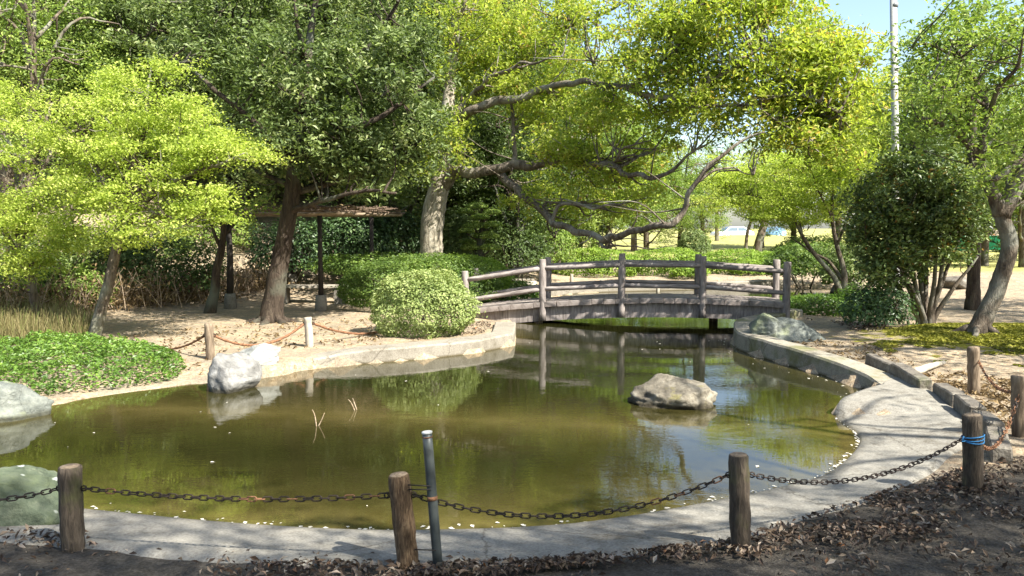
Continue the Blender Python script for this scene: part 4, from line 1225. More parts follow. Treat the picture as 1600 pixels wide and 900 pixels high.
# ------------------------------------------------------------------ background trees: kinds built once, copied with their parts
def generic_tree(name, h, crown_r, trunk_r, clear, mat, bark, n_clump, n_leaf, size, cl_r, seed, flat=0.7, shape='round', ratio=0.5):
    r_ = np.random.default_rng(seed)
    tg = Geo(); bg_ = Geo()
    lean = r_.normal(0, 0.03, 2) * h
    tp = np.array([lean[0], lean[1], h * 0.9])
    tr = limb(tg, [np.array([0, 0, -0.4]), np.array([0, 0, 0.0]), np.array([lean[0] * .3, lean[1] * .2, h * .3]), np.array([lean[0] * .6, lean[1] * .7, h * .6]), tp], [trunk_r * 1.5, trunk_r * 1.2, trunk_r * .9, trunk_r * .55, 0.03], 10, 6, 0.05)
    LP = [tr]
    nb = 11
    for k in range(nb):
        a = k * 2.4 + r_.uniform(-.4, .4); f = clear + (0.85 - clear) * (k / nb)
        st = np.array([np.interp(f * h, tr[:, 2], tr[:, 0]), np.interp(f * h, tr[:, 2], tr[:, 1]), f * h])
        rr = crown_r * (0.9 if shape == 'round' else 1.0) * (1.05 - 0.6 * abs(k / nb - 0.3))
        e = st + np.array([math.cos(a) * rr, math.sin(a) * rr, r_.uniform(0.08, 0.28) * h])
        mid = (st + e) / 2 + np.array([0, 0, 0.05 * h]) + r_.normal(0, 0.05 * h, 3)
        LP.append(limb(bg_, [st, mid, e], [trunk_r * .42, trunk_r * .25, 0.02], 7, 5, 0.06))
    LP = np.vstack(LP)
    cc = []
    while len(cc) < n_clump:
        u = r_.uniform(-1, 1, 3)
        rad = np.linalg.norm(u)
        if rad > 1 or rad < 0.35:
            continue
        zc = h * (clear + 1.03) / 2; rz = h * (1.03 - clear) / 2
        w = 1.0
        if shape == 'cone':
            w = 1.05 - 0.75 * (u[2] + 1) / 2
        nz = 1 + 0.28 * mnoise.noise(Vector(u * 1.7) + Vector((seed, 0, 0)))
        cc.append([u[0] * crown_r * w * nz, u[1] * crown_r * w * nz, zc + u[2] * rz * nz])
    cc = np.array(cc)
    twig_tubes(bg_, LP, cc, 0.035, 0.008, 0.8, 3.5)
    pts, tone = clump_points(cc, r_.uniform(cl_r * .7, cl_r * 1.3, len(cc)), n_leaf, flat, 8, 0.28)
    cm = leaf_mesh('crown', pts, size, mat, 0.5 + tone + rng.normal(0, 0.16, len(pts)), ratio=ratio, up=0.3)
    return dict(name=name, trunk=tg.mesh('trunk', bark), branches=bg_.mesh('branches', bark), crown=cm)

KINDS = {
    'evergreen': generic_tree('evergreen_tree', 10, 3.0, 0.22, 0.10, MAT['evergreen'], MAT['bark_dark'], 170, 190, 0.15, 0.70, 1, ratio=0.45),
    'evergreen2': generic_tree('evergreen_tree', 9, 2.7, 0.20, 0.04, MAT['evergreen_deep'], MAT['bark_dark'], 160, 180, 0.15, 0.70, 2, ratio=0.45),
    'fresh': generic_tree('leafy_tree', 9, 3.0, 0.20, 0.14, MAT['fresh'], MAT['bark_mid'], 150, 170, 0.13, 0.62, 3),
    'yellow': generic_tree('yellow_green_tree', 10, 3.2, 0.2, 0.15, MAT['yellowgreen'], MAT['bark_mid'], 150, 170, 0.14, 0.66, 4),
    'camphor': generic_tree('camphor_tree', 10, 3.4, 0.26, 0.3, MAT['camphor'], MAT['bark_pale'], 120, 170, 0.11, 0.6, 5, 0.6),
    'sparse': generic_tree('sparse_tree', 9, 2.8, 0.16, 0.2, MAT['fresh'], MAT['bark_mid'], 95, 60, 0.11, 0.6, 6),
    'bare': generic_tree('thin_tree', 9, 2.8, 0.14, 0.2, MAT['fresh'], MAT['bark_mid'], 80, 16, 0.10, 0.5, 8),
    'conifer': generic_tree('conifer_tree', 9, 2.2, 0.2, 0.05, MAT['evergreen_deep'], MAT['bark_dark'], 150, 180, 0.12, 0.6, 7, 0.4, 'cone'),
}
def place(kind, x, y, s, label, group, rot=None, sz=None):
    K = KINDS[kind]
    root = tag(empty(K['name'], (x, y, gz(x, y) - 0.03)), label, 'tree', group)
    root.rotation_euler = (0, 0, rng.uniform(0, 6.28) if rot is None else rot)
    root.scale = (s, s, sz or s)
    for part in ('trunk', 'branches', 'crown'):
        ob(part, K[part], root)
    return root
def pl(kind, px, dist, s, label, group, sz=None):
    place(kind, (px - 800) / F * dist, dist, s, label, group, None, sz)

G1 = 'evergreen trees on the wooded slope behind the trellis'
LW = 'dark evergreen tree in the dense wood on the slope behind the trellis'
for k, (px, dd, s) in enumerate([(215, 20.5, .85), (380, 21.5, .95), (520, 22.5, 1.0), (610, 20.5, .75), (690, 24, 1.0), (120, 23.5, 1.0), (300, 25.5, 1.05), (450, 27, 1.1), (590, 28, 1.15), (760, 26, .95), (-60, 26, 1.1), (30, 30, 1.2), (200, 32, 1.3), (390, 33, 1.3), (700, 32, 1.2), (560, 36, 1.4), (820, 31, 1.0), (-130, 19, .9)]):
    if px < 310:
        pl('fresh' if k % 2 else 'evergreen', px, dd, s, 'green leafy tree in the wood on the slope above the lime maples', 'trees on the slope above the lime maples')
    else:
        pl('evergreen' if k % 4 else 'evergreen2', px, dd, s, LW, G1)
G2 = 'pale green trees at the top of the left slope'
for px, dd, s in [(20, 18, .8), (-20, 21, .9), (70, 22, .95), (45, 16.2, .7), (110, 19, .62)]:
    pl('sparse' if px in (20, 45) else 'fresh', px, dd, s, 'pale green thin-leaved tree rising behind the two lime maples', G2)
for px, dd, s in [(790, 30, .95), (850, 26.5, .7), (690, 29, 1.1)]:
    pl('fresh', px, dd, s, 'light green tree in the wood behind the pale trunk', 'light green trees in the wood')
G3 = 'dark trees behind the cloud-pruned pine'
for px, dd, s in [(745, 22.5, .62), (800, 21.5, .55), (840, 24.5, .7), (905, 29, .62)]:
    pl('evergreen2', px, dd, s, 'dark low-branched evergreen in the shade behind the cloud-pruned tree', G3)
G4 = 'fresh green trees behind the hanging bough'
for px, dd, s in [(880, 27, .62), (950, 29, .66), (1010, 33, .6), (930, 38, 1.0), (1060, 36, .55), (860, 34, 1.0), (1100, 44, .62), (990, 46, .8), (820, 25.5, .7)]:
    pl('fresh', px, dd, s, 'fresh green tree seen behind the crooked hanging bough', G4)
G5 = 'yellow-green trees around the lamp pole'
for px, dd, s in [(1240, 33, .55), (1310, 31, .62), (1385, 36, .8), (1450, 31, .8), (1340, 42, .8), (1190, 46, .6)]:
    pl('yellow', px, dd, s, 'yellow-green spring tree in the row around the pale lamp pole', G5)
G6 = 'pale trees behind the cherry'
for px, dd, s in [(1540, 30, .75), (1600, 29, .75), (1480, 38, .9), (1650, 34, .95), (1570, 45, 1.0), (1120, 52, .75)]:
    pl('sparse' if px in (1540, 1120) else 'fresh', px, dd, s, 'pale green tree beyond the sandy yard behind the cherry', G6)
pl('conifer', 1440, 27, .72, 'dark conifer showing between lamp pole and cherry', None)
pl('conifer', 1575, 33, .55, 'low dark conifer beside the green fence sheet', None)
# tall trees beyond the frame that shade the near bank
G7 = 'shade trees standing on the path side of the pond'
for kind, x_, y_, s in [('camphor', 4.7, -2.75, .95), ('camphor', 1.0, -2.95, .95), ('camphor', 8.2, -2.0, .95), ('camphor', 2.9, -4.0, .95), ('camphor', 6.6, -3.6, 1.0), ('bare', 7.6, 2.2, .85), ('sparse', 9.4, 7.5, .85), ('camphor', 14.5, 11.5, 1.0)]:
    place(kind, x_, y_, s, 'tall shade tree on the path side of the pond', G7)

# ------------------------------------------------------------------ shrubs and hedges
def shrub(name, label, c, rad, n, size, mat, cat='shrub', group=None, shell=0.75, ratio=0.5, bumpy=0.12, stems=5, outw=0.9, bark='bark_mid', seed=0, flatb=-0.55, up=0.2, sc=2.6):
    c = np.asarray(c, float); rad = np.asarray(rad, float)
    u = unit(rng.normal(0, 1, (n * 2, 3)))
    u = u[u[:, 2] > flatb][:n]
    nz = np.array([mnoise.noise(Vector(a * sc) + Vector((seed * 7.3, 0, 0))) + 0.5 * mnoise.noise(Vector(a * sc * 2.6) + Vector((0, seed * 3.1, 0))) for a in u])
    r = (shell + (1 - shell) * rng.random(len(u)) ** 0.6) * (1 + bumpy * nz)
    stray = rng.random(len(u)) < 0.05
    r = np.where(stray, r * (1 + np.abs(rng.normal(0, 0.06, len(u)))), r)
    pts = c + u * rad * r[:, None]
    root = tag(empty(name, (c[0], c[1], gz(c[0], c[1]))), label, cat, group)
    off = np.array(root.location)
    me = leaf_mesh('foliage', pts - off, size, mat, 0.45 + 0.35 * nz + rng.normal(0, 0.17, len(u)), ratio=ratio, up=up, out=unit(u / rad), outw=outw)
    ob('foliage', me, root)
    if stems:
        g = Geo()
        for k in range(stems):
            a = rng.uniform(0, 6.28)
            e = c - off + np.array([math.cos(a), math.sin(a), 0.5]) * rad * 0.7
            b0 = np.array([math.cos(a) * .08, math.sin(a) * .08, -0.05])
            g.tube(spline([b0, (b0 + e) / 2 + [0, 0, 0.1 * rad[2]], e], 4), np.linspace(0.03, 0.008, 9), 6)
        g.build('stems', MAT[bark], root)
    return root

b = W(655, 528, 0.02); shrub('azalea_bush', 'round clipped pale green azalea bush beside the bridge end', (b[0], b[1] + 0.62, 0.40), (0.80, 0.66, 0.58), 15000, 0.042, MAT['azalea'], bumpy=0.15, seed=1, flatb=-0.75, shell=0.82)
# the long rounded hedge behind it: one mound
b = W(640, 490, 0.0)
shrub('hedge_mound', 'long rounded dark green hedge behind the round azalea', (b[0] + 0.1, b[1] + 1.0, 0.45), (1.62, 1.15, 0.62), 24000, 0.05, MAT['hedge'], 'hedge', bumpy=0.13, seed=2, flatb=-0.6, shell=0.86)
b = P(740, 430, 16.3)
shrub('hedge_mound', 'sunlit yellow-green hedge at the foot of the pale trunk', (b[0] - .3, 16.6, 0.55), (1.1, 0.9, 0.5), 12000, 0.05, MAT['brighthedge'], 'hedge', bumpy=0.08, seed=3, shell=0.85)
# right bank
b = W(1385, 520, 0.05); d = b[1] + .35
shrub('low_shrub', 'low dark glossy shrub at the edge of the moss', (b[0], d, 0.36), (0.52, 0.42, 0.42), 2600, 0.062, MAT['camellia'], bumpy=0.3, seed=4, shell=0.5)
b = W(1300, 492, 0.03)
shrub('low_shrub', 'bright green low plant bank beside the bridge end post', (b[0], b[1] + .5, 0.12), (0.85, 0.55, 0.26), 5200, 0.05, MAT['cover'], bumpy=0.2, seed=5, shell=0.6)
shrub('low_shrub', 'bright leafy shrub between plant bank and glossy shrub', (b[0] + .75, b[1] + .6, 0.22), (0.5, 0.5, 0.32), 3000, 0.05, MAT['cover'], bumpy=0.25, seed=6, shell=0.6)
b = W(1275, 448, 0.0)
shrub('green_bush', 'broad green bush behind the right bridge posts', (b[0] + 0.1, b[1] + 1.0, 0.55), (1.25, 0.9, 0.62), 9000, 0.07, MAT['hedge'], bumpy=0.2, seed=7, shell=0.7)
b = W(1345, 460, 0.0)
shrub('dark_bush', 'dark bush in the shade under the spreading maple', (b[0] + .3, b[1] + .8, 0.55), (1.0, 0.7, 0.7), 6000, 0.075, MAT['evergreen'], bumpy=0.25, seed=8, shell=0.6)

# big rounded evergreen shrub with fanned stems
b = W(1455, 512, 0.05); d = b[1] + 0.15
b[1] = d; b[2] = gz(b[0], b[1])
root = tag(empty('round_evergreen', tuple(b)), 'large rounded glossy evergreen shrub on fanned bare stems', 'shrub')
g = Geo(); LP = []
for tx, ty, dd in [(1350, 380, -.2), (1375, 340, .3), (1400, 350, -.5), (1425, 330, 0), (1450, 320, .5), (1470, 350, -.4), (1500, 370, .2), (1530, 400, -.1), (1410, 430, -.5), (1440, 400, .4), (1495, 330, -.3)]:
    e = P(tx, ty, d + dd); s0 = b + np.array([(tx - 1450) / 900.0, dd * .12, 0])
    mid = s0 * .55 + e * .45 + np.array([0, 0, 0.12])
    LP.append(limb(g, [s0 - [0, 0, .05], s0 * .8 + mid * .2 + [0, 0, .06], mid, e], [0.05, 0.04, 0.03, 0.012], 7, 5, 0.03))
LP = np.vstack(LP)
cc = px_clumps([(1430, 325, 104, 85, d, .95, 104), (1400, 330, 78, 75, d - .5, .4, 34), (1470, 330, 65, 70, d - .5, .4, 26), (1430, 395, 88, 32, d - .2, .7, 26), (1385, 425, 40, 35, d - .3, .5, 9)])
twig_tubes(g, LP, cc, 0.012, 0.004, 0.9, 1.2)
me = g.mesh('stems', MAT['bark_cherry']); me.transform(Matrix.Translation(-Vector(b))); ob('stems', me, root)
pts, tone = clump_points(cc, rng.uniform(0.16, 0.27, len(cc)), 130, 0.85, 7, 0.36)
me = leaf_mesh('foliage', pts - b, 0.075, MAT['photinia'], 0.45 + tone + rng.normal(0, 0.18, len(pts)), ratio=0.5, up=0.3)
ob('foliage', me, root)

# far bank hedges
for k, (px, dd, rx, rz, lab) in enumerate([(930, 24.5, 1.5, .55, 'low bright hedge on the far bank under the hanging bough'), (1040, 24.8, 1.4, .55, 'low bright hedge on the far bank beside the dark round bush'),
                                          (1150, 25.4, 1.3, .5, 'low bright hedge on the far bank before the lawn maple'), (1205, 25.2, .9, .45, 'small bright hedge to the right of the lawn maple')]):
    z0 = gz((px - 800) / F * dd, dd)
    shrub('low_hedge', lab, ((px - 800) / F * dd, dd, z0 + rz * .55), (rx, .8, rz), 6500, 0.07, MAT['brighthedge'], 'hedge', bumpy=0.12, seed=20 + k, shell=0.8, stems=3)
for k, (px, py, rx, lab) in enumerate([(1075, 436, .6, 'yellow-green plant clump on the far bank behind the mid railing'), (935, 432, .4, 'small leafy plant behind the bridge centre post'), (1170, 434, .7, 'yellow-green plant clump on the far bank near the right posts'), (800, 462, .7, 'leafy green plants behind the left railing'), (760, 462, .55, 'tall grassy plants behind the left bridge post')]):
    p = W(px, py, 0.05)
    shrub('waterside_plant', lab, (p[0], p[1], gz(p[0], p[1]) + .2), (rx, .45, .3), 2400, 0.07, MAT['cover'] if k in (1, 3) else MAT['brighthedge'], 'plant', bumpy=0.3, seed=40 + k, shell=0.5, stems=3)
p = P(1085, 372, 27)
shrub('round_bush', 'dark round bush beyond the far bank beside the lawn', (p[0], 27, .85), (.58, .58, .72), 4200, 0.08, MAT['evergreen'], bumpy=0.2, seed=50, shell=0.6)
p = P(1225, 380, 30)
shrub('round_bush', 'green rounded bush at the right edge of the lawn', (p[0] + 1.0, 30, .6), (1.5, 1.0, .7), 5000, 0.10, MAT['hedge'], bumpy=0.2, seed=51, shell=0.6)
# camellia hedge and clipped hedge behind the trellis, dry undergrowth on the slope
for k, (px, py, dd, rx, rz, n, mt, lab) in enumerate([
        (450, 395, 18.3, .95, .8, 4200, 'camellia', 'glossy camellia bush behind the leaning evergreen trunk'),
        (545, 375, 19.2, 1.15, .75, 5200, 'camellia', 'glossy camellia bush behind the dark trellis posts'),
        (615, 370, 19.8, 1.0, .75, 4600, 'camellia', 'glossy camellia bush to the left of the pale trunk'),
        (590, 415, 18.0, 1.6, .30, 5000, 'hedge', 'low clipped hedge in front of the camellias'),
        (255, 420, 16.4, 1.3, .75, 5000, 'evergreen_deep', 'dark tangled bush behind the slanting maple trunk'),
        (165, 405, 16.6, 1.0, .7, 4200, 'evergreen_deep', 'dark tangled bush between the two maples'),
        (60, 420, 16.0, 1.4, .8, 5000, 'evergreen', 'dark glossy bush behind the multi-stemmed maple'),
        (715, 380, 19.4, .40, .9, 3000, 'evergreen', 'narrow upright dark bush right beside the pale trunk'),
        (110, 455, 14.6, .8, .45, 2600, 'fresh', 'pale green undergrowth bush behind the thin sapling'),
        (20, 450, 14.2, .9, .5, 2800, 'hedge', 'leafy green bush at the foot of the multi-stemmed maple'),
        (230, 385, 18.5, 1.2, .7, 3600, 'fresh', 'light green bush high on the slope behind the slanting maple'),
        (330, 375, 20.0, 1.1, .8, 3600, 'fresh', 'light green bush on the slope behind the slim trunk'),
        (850, 385, 22.5, .9, .8, 3800, 'fresh', 'pale green bush behind the cut stump'),
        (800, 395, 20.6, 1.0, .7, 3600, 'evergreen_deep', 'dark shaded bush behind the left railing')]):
    p = P(px, py, dd)
    shrub('garden_bush', lab, (p[0], dd, max(p[2], gz(p[0], dd) + rz * .5)), (rx, rx * .7, rz), n, 0.085 if mt == 'camellia' else 0.08, MAT[mt], bumpy=0.3, seed=60 + k, shell=0.55, stems=5)
for k, (px, py, dd, rx, lab) in enumerate([(300, 440, 16.6, .9, 'dry brown brush on the slope behind the slim trunk'), (215, 455, 15.6, .8, 'dry brown brush at the foot of the slope by the maple'), (385, 405, 17.8, .9, 'dry brown brush on the slope behind the white-footed post'), (120, 470, 14.4, .8, 'dry brown brush between the maple trunks'), (10, 480, 13.2, .9, 'dry grassy brush beside the multi-stemmed maple')]):
    p = P(px, py, dd)
    z0 = gz(p[0], dd)
    n = 1500
    root = tag(empty('dry_brush', (p[0], dd, z0)), lab, 'brush')
    g = Geo()
    for q_ in range(110):
        a = rng.normal(0, 1, 2) * rx * .45
        h_ = rng.uniform(.2, .75); e = np.array([a[0] + rng.normal(0, .2), a[1] + rng.normal(0, .2), h_])
        g.tube([[a[0], a[1], -.02], [(a[0] + e[0]) / 2, (a[1] + e[1]) / 2, h_ * .6], e], [0.008, 0.006, 0.003], 4, 0, False)
    tag(g.build('stalks', MAT['pole_tan'], root), kind='stuff')
    pts = np.column_stack([rng.normal(0, rx * .5, n), rng.normal(0, rx * .4, n), np.abs(rng.normal(0, .28, n))])
    ob('dead_leaves', leaf_mesh('dead_leaves', pts, 0.09, MAT['drybrush'], ratio=0.35, up=0.0), root)

# cloud-pruned tree: trunk and separate pads
p = P(752, 410, 19.0); z0 = gz(p[0], 19.0)
root = tag(empty('cloud_pruned_tree', (p[0], 19.0, z0)), 'cloud-pruned garden tree with flat clipped pads in the shade', 'tree')
org = np.array(root.location)
g = Geo(); tl = limb(g, [np.array([0, 0, -.1]), np.array([.05, 0, .5]), np.array([-.05, 0, 1.1]), np.array([.05, 0, 1.7]), np.array([0, 0, 2.1])], [0.09, .08, .065, .05, .03], 8, 5, .02)
pads = [(745, 323, .26), (768, 333, .24), (727, 331, .2), (742, 354, .30), (770, 352, .22), (728, 362, .2), (760, 370, .30), (727, 378, .2), (738, 388, .28), (766, 388, .26), (750, 340, .22)]
padobs = []
for k, (px, py, r) in enumerate(pads):
    c = P(px, py, 19.0 + rng.uniform(-.3, .3)) - org
    i_ = int(np.argmin(np.abs(tl[:, 2] - c[2] + .15)))
    g.tube(spline([tl[i_], (tl[i_] + c) / 2 - [0, 0, .04], c - [0, 0, .03]], 3), np.linspace(.03, .012, 7), 6, 0, False)
    n = 900
    u = unit(rng.normal(0, 1, (n, 3))); u[:, 2] = np.abs(u[:, 2]) * np.where(rng.random(n) < .25, -.3, 1)
    me = leaf_mesh('foliage_pad', c + u * np.array([r, r, r * .42]) * rng.uniform(.85, 1.05, (n, 1)), 0.045, MAT['fresh'], ratio=.5, out=u, outw=.8)
    ob('foliage_pad', me, root)
g.build('trunk', MAT['bark_dark'], root)
# trunks standing in the shade behind the bridge
for px, py, dd, r, h_, lab, bk in [(806, 418, 21.0, .19, 1.5, 'thick dark broken trunk in the shade behind the left railing', 'bark_dark'), (829, 418, 19.4, .15, .34, 'pale sawn stump behind the bridge railing', 'postpale')]:
    p = P(px, py, dd); z0 = gz(p[0], dd)
    g = Geo(); g.tube([[0, 0, -.2], [0, 0, .05], [.02, 0, h_ * .5], [.0, 0, h_]], [r * 1.3, r * 1.08, r, r * .92], 14, .05)
    if h_ > 1:
        for a in range(4):
            ang = a * 1.6
            g.tube(spline([[0, 0, h_ * .8], [math.cos(ang) * .3, math.sin(ang) * .3, h_ * 1.15], [math.cos(ang) * .55, math.sin(ang) * .5, h_ * 1.7]], 4), np.linspace(r * .5, .03, 9), 8, .05)
    o = g.build('stump' if h_ < 1 else 'broken_trunk', MAT[bk]); o.location = (p[0], dd, z0)
    tag(o, lab, 'stump' if h_ < 1 else 'trunk')
place('sparse', (872 - 800) / F * 24.5, 24.5, .55, 'small dark-stemmed tree behind the bridge on the far bank', None)

# ------------------------------------------------------------------ ground cover on the left bank
def scatter_poly(poly, n):
    poly = np.array(poly); lo, hi = poly.min(0), poly.max(0)
    out = np.zeros((0, 2))
    while len(out) < n:
        q_ = rng.uniform(lo, hi, (n * 2, 2)); out = np.vstack([out, q_[inside(q_, poly)]])
    return out[:n]
cov = np.array([W(a, b, 0.0)[:2] for a, b in [(-260, 640), (-60, 628), (40, 612), (120, 600), (200, 592), (270, 583), (290, 572), (280, 556), (240, 545), (180, 538), (120, 530), (40, 535), (-60, 545), (-260, 560)]])
qq = scatter_poly(cov, 21000)
ed = np.clip(seg_dist(qq, cov) / 0.45, 0, 1)
hn = np.array([mnoise.noise(Vector((a * 2.2, b * 2.2, 4))) + .5 * mnoise.noise(Vector((a * 6, b * 6, 1))) for a, b in qq])
hz = ground_z(qq, False) + (0.03 + 0.13 * np.sqrt(ed) * (1 + 1.1 * hn)) * rng.uniform(.5, 1.05, len(qq))
tag(ob('ground_cover', leaf_mesh('ground_cover', np.column_stack([qq, hz]), 0.048, MAT['cover'], .45 + .4 * hn + rng.normal(0, .16, len(qq)), ratio=.55, up=.45)), 'glossy green ground cover spilling over the left bank', 'ground cover', kind='stuff')
# tall dry grass at its back
tuft = np.array([W(a, b, 0.0)[:2] for a, b in [(-60, 540), (-60, 500), (60, 495), (150, 515), (130, 535), (40, 540)]])
qq = scatter_poly(tuft, 4200); n = len(qq)
hts = rng.uniform(.1, .42, n); dx = rng.normal(0, .07, (n, 2)); w = .006
b0 = np.column_stack([qq, ground_z(qq, False)])
v = np.stack([b0 + [-w, 0, 0], b0 + [w, 0, 0], b0 + np.column_stack([dx + [w * .4, 0], hts]), b0 + np.column_stack([dx - [w * .4, 0], hts])], 1).reshape(-1, 3)
tag(ob('dry_grass', mesh_np('dry_grass', v, np.arange(4 * n).reshape(n, 4), MAT['drygrass'], False, rng.random(n))), 'dry grass and weeds behind the ground cover', 'grass', kind='stuff')

# ------------------------------------------------------------------ fallen leaves
def litter(polys, counts, size, name, label, mat='litter', up=.4, zoff=.012):
    P_ = np.vstack([scatter_poly([W(a, b, 0.0)[:2] for a, b in pp], c) for pp, c in zip(polys, counts)])
    nz = np.array([mnoise.noise(Vector((a * 2.6, b * 2.6, 7))) for a, b in P_])
    P_ = P_[nz + rng.normal(0, .26, len(P_)) > -.02]
    z = ground_z(P_, False) + zoff + rng.random(len(P_)) ** 2 * .018
    me = leaf_mesh(name, np.column_stack([P_, z]), size, MAT[mat], ratio=.42, up=up, fold=.3, svar=.6)
    tag(ob(name, me), label, 'leaves', kind='stuff')
litter([[(330, 872), (480, 868), (640, 880), (680, 930), (340, 930)], [(640, 876), (800, 872), (1000, 855), (1150, 842), (1200, 872), (1100, 885), (900, 880), (760, 900), (640, 900)],
        [(1150, 838), (1260, 800), (1400, 755), (1470, 735), (1620, 715), (1640, 800), (1500, 840), (1300, 850), (1200, 868)], [(1180, 850), (1640, 780), (1640, 905), (1300, 905)], [(-40, 820), (130, 812), (150, 850), (20, 858)]],
       [900, 3200, 3600, 800, 200], 0.037, 'fallen_leaves', 'brown fallen leaves along the outer edge of the concrete apron', zoff=.024)
litter([[(1440, 590), (1500, 618), (1620, 700), (1640, 640), (1600, 600), (1500, 585)], [(1150, 520), (1420, 600), (1500, 590), (1330, 540)]], [2600, 900], .05, 'fallen_leaves', 'pale dry leaves scattered under the tan chain posts', 'drybrush')
litter([[(180, 490), (330, 470), (520, 440), (520, 400), (260, 380), (150, 470)], [(150, 530), (420, 500), (600, 500), (600, 540), (420, 545), (300, 580), (270, 560)]], [7500, 1500], .055, 'fallen_leaves', 'dry tan leaf litter covering the path and slope behind the pond', 'drybrush')
litter([[(640, 532), (760, 522), (790, 512), (740, 500), (600, 525)], [(1240, 500), (1330, 505), (1420, 530), (1340, 530), (1290, 500)]], [700, 700], .045, 'fallen_leaves', 'dry leaves under the bushes at both bridge ends')
mp = scatter_poly([W(a, b_, 0.1)[:2] for a, b_ in [(1330, 545), (1400, 518), (1500, 505), (1640, 505), (1640, 600), (1560, 598), (1480, 585), (1440, 560), (1400, 560)]], 16000)
mw = np.exp(-(((mp[:, 0] - 6.9) / 2.3) ** 2 + ((mp[:, 1] - 11.0) / 1.7) ** 2) * 1.2)
mz = np.array([mnoise.noise(Vector((a * 2.0, b_ * 2.0, 9))) + .5 * mnoise.noise(Vector((a * 6, b_ * 6, 9))) for a, b_ in mp])
mp = mp[mw + mz * .55 > .42]; mz2 = np.array([mnoise.noise(Vector((a * 4, b_ * 4, 3))) for a, b_ in mp])
tag(ob('moss', leaf_mesh('moss', np.column_stack([mp, ground_z(mp, False) + .012 + .02 * np.maximum(mz2, 0)]), .05, MAT['moss'], .5 + .5 * mz2 + rng.normal(0, .15, len(mp)), ratio=.5, up=.55)), 'yellow-green moss carpet on the mound', 'moss', kind='stuff')
litter([[(-60, 850), (1660, 850), (1660, 980), (-60, 980)]], [1500], .03, 'fallen_leaves', 'small dark leaf crumbs on the shaded path')
# petals and bits floating near the shore
fl = np.vstack([np.column_stack([np.interp(rng.random(90), np.linspace(0, 1, len(NEAR)), NEAR[:, 0]), np.zeros(90)])])
ts = rng.random(240) * (len(NEAR) - 1); i0 = ts.astype(int)
pp = NEAR[i0] * (1 - (ts - i0)[:, None]) + NEAR[np.minimum(i0 + 1, len(NEAR) - 1)] * (ts - i0)[:, None] + np.abs(rng.normal(0, .05, (240, 2))) * [0, 1]
t2 = rng.random(60) * (len(RK) - 1); i2 = t2.astype(int)
pr = RK[i2] * (1 - (t2 - i2)[:, None]) + RK[np.minimum(i2 + 1, len(RK) - 1)] * (t2 - i2)[:, None] + np.column_stack([-np.abs(rng.normal(.12, .15, 60)), -np.abs(rng.normal(.08, .1, 60))])
far_b = scatter_poly(POND, 60)
pp = np.vstack([pp, pr, far_b])
pp = pp[inside(pp, POND)]
tag(ob('floating_petals', leaf_mesh('floating_petals', np.column_stack([pp, np.full(len(pp), WATER + .006)]), .028, MAT['petal'], ratio=.7, up=.97, fold=.02, svar=.5)), 'pale petals and bits floating along the water edge', 'petals', kind='stuff')

# ------------------------------------------------------------------ trellis (pergola) with bench
pA = P(360, 480, 15.7); pB = P(502, 480, 15.3); pA[2] = pB[2] = 0.0
root = tag(empty('wisteria_trellis', tuple((pA + pB) / 2)), 'low pole trellis covered in bare vines with dark posts', 'trellis')
org = np.array(root.location)
ztop = 1.86
dv = unit((pB - pA)[:2]); nvv = np.array([-dv[1], dv[0]])
corners = [pA, pB, pA + [*(nvv * 2.6), 0], pB + [*(nvv * 2.6), 0]]
for k, c in enumerate(corners):
    z0 = gz(c[0], c[1])
    g = Geo(); g.tube([[0, 0, z0 - .1], [0, 0, z0 + .20], [0, 0, z0 + .30]], [.125, .11, .095], 10, .02)
    o = g.build('footing', MAT['footing'], root); o.location = (c[0] - org[0], c[1] - org[1], -org[2])
    g = Geo(); g.tube([[0, 0, z0 + .25], [.02 if k == 0 else 0, 0, 1.0], [0, 0, ztop - .03]], [.065, .06, .055] if k == 0 else [.05, .045, .045], 10, .03)
    o = g.build('post', MAT['dark_metal'], root); o.location = (c[0] - org[0], c[1] - org[1], -org[2])
def pole(a, b, r, mat, nm):
    g = Geo(); a = np.asarray(a) - org; b = np.asarray(b) - org
    g.tube(np.linspace(a, b, 8) + rng.normal(0, .006, (8, 3)), r, 8, .03); return g.build(nm, mat, root)
for s in (-.05, .9, 1.8, 2.65):
    a = pA[:2] - dv * .5 + nvv * s; b = pB[:2] + dv * .7 + nvv * s
    pole([*a, ztop], [*b, ztop], .032, MAT['pole_tan'], 'beam')
ln = np.linalg.norm((pB - pA)[:2]) + 1.1
for k in range(12):
    c = pA[:2] - dv * .45 + dv * ln * k / 11
    pole([*(c - nvv * .35), ztop + .06 + rng.normal(0, .01)], [*(c + nvv * 2.95), ztop + .06 + rng.normal(0, .01)], .022, MAT['vine'], 'rafter')
g = Geo()
for k in range(46):
    t0 = rng.uniform(-.5, ln - .6); s0 = rng.uniform(-.3, 2.6)
    pts = []
    for q_ in range(6):
        t0 += rng.uniform(-.1, .45); s0 += rng.normal(0, .2)
        c = pA[:2] + dv * np.clip(t0, -.6, ln - .3) + nvv * np.clip(s0, -.4, 3.0)
        pts.append(np.array([*c, ztop + .09 + abs(rng.normal(0, .03))]) - org)
    g.tube(spline(pts, 3), np.linspace(.02, .008, 16), 5, .1, False)
g.build('vines', MAT['vine'], root)
n = 500
tt = rng.uniform(-.5, ln - .4, n); ss = rng.uniform(-.4, 3.0, n)
vp = pA[:2][None] + dv[None] * tt[:, None] + nvv[None] * ss[:, None]
ob('dead_foliage', leaf_mesh('dead_foliage', np.column_stack([vp, ztop + .08 + np.abs(rng.normal(0, .04, n))]) - org, .09, MAT['drybrush'], ratio=.35, up=.2), root)
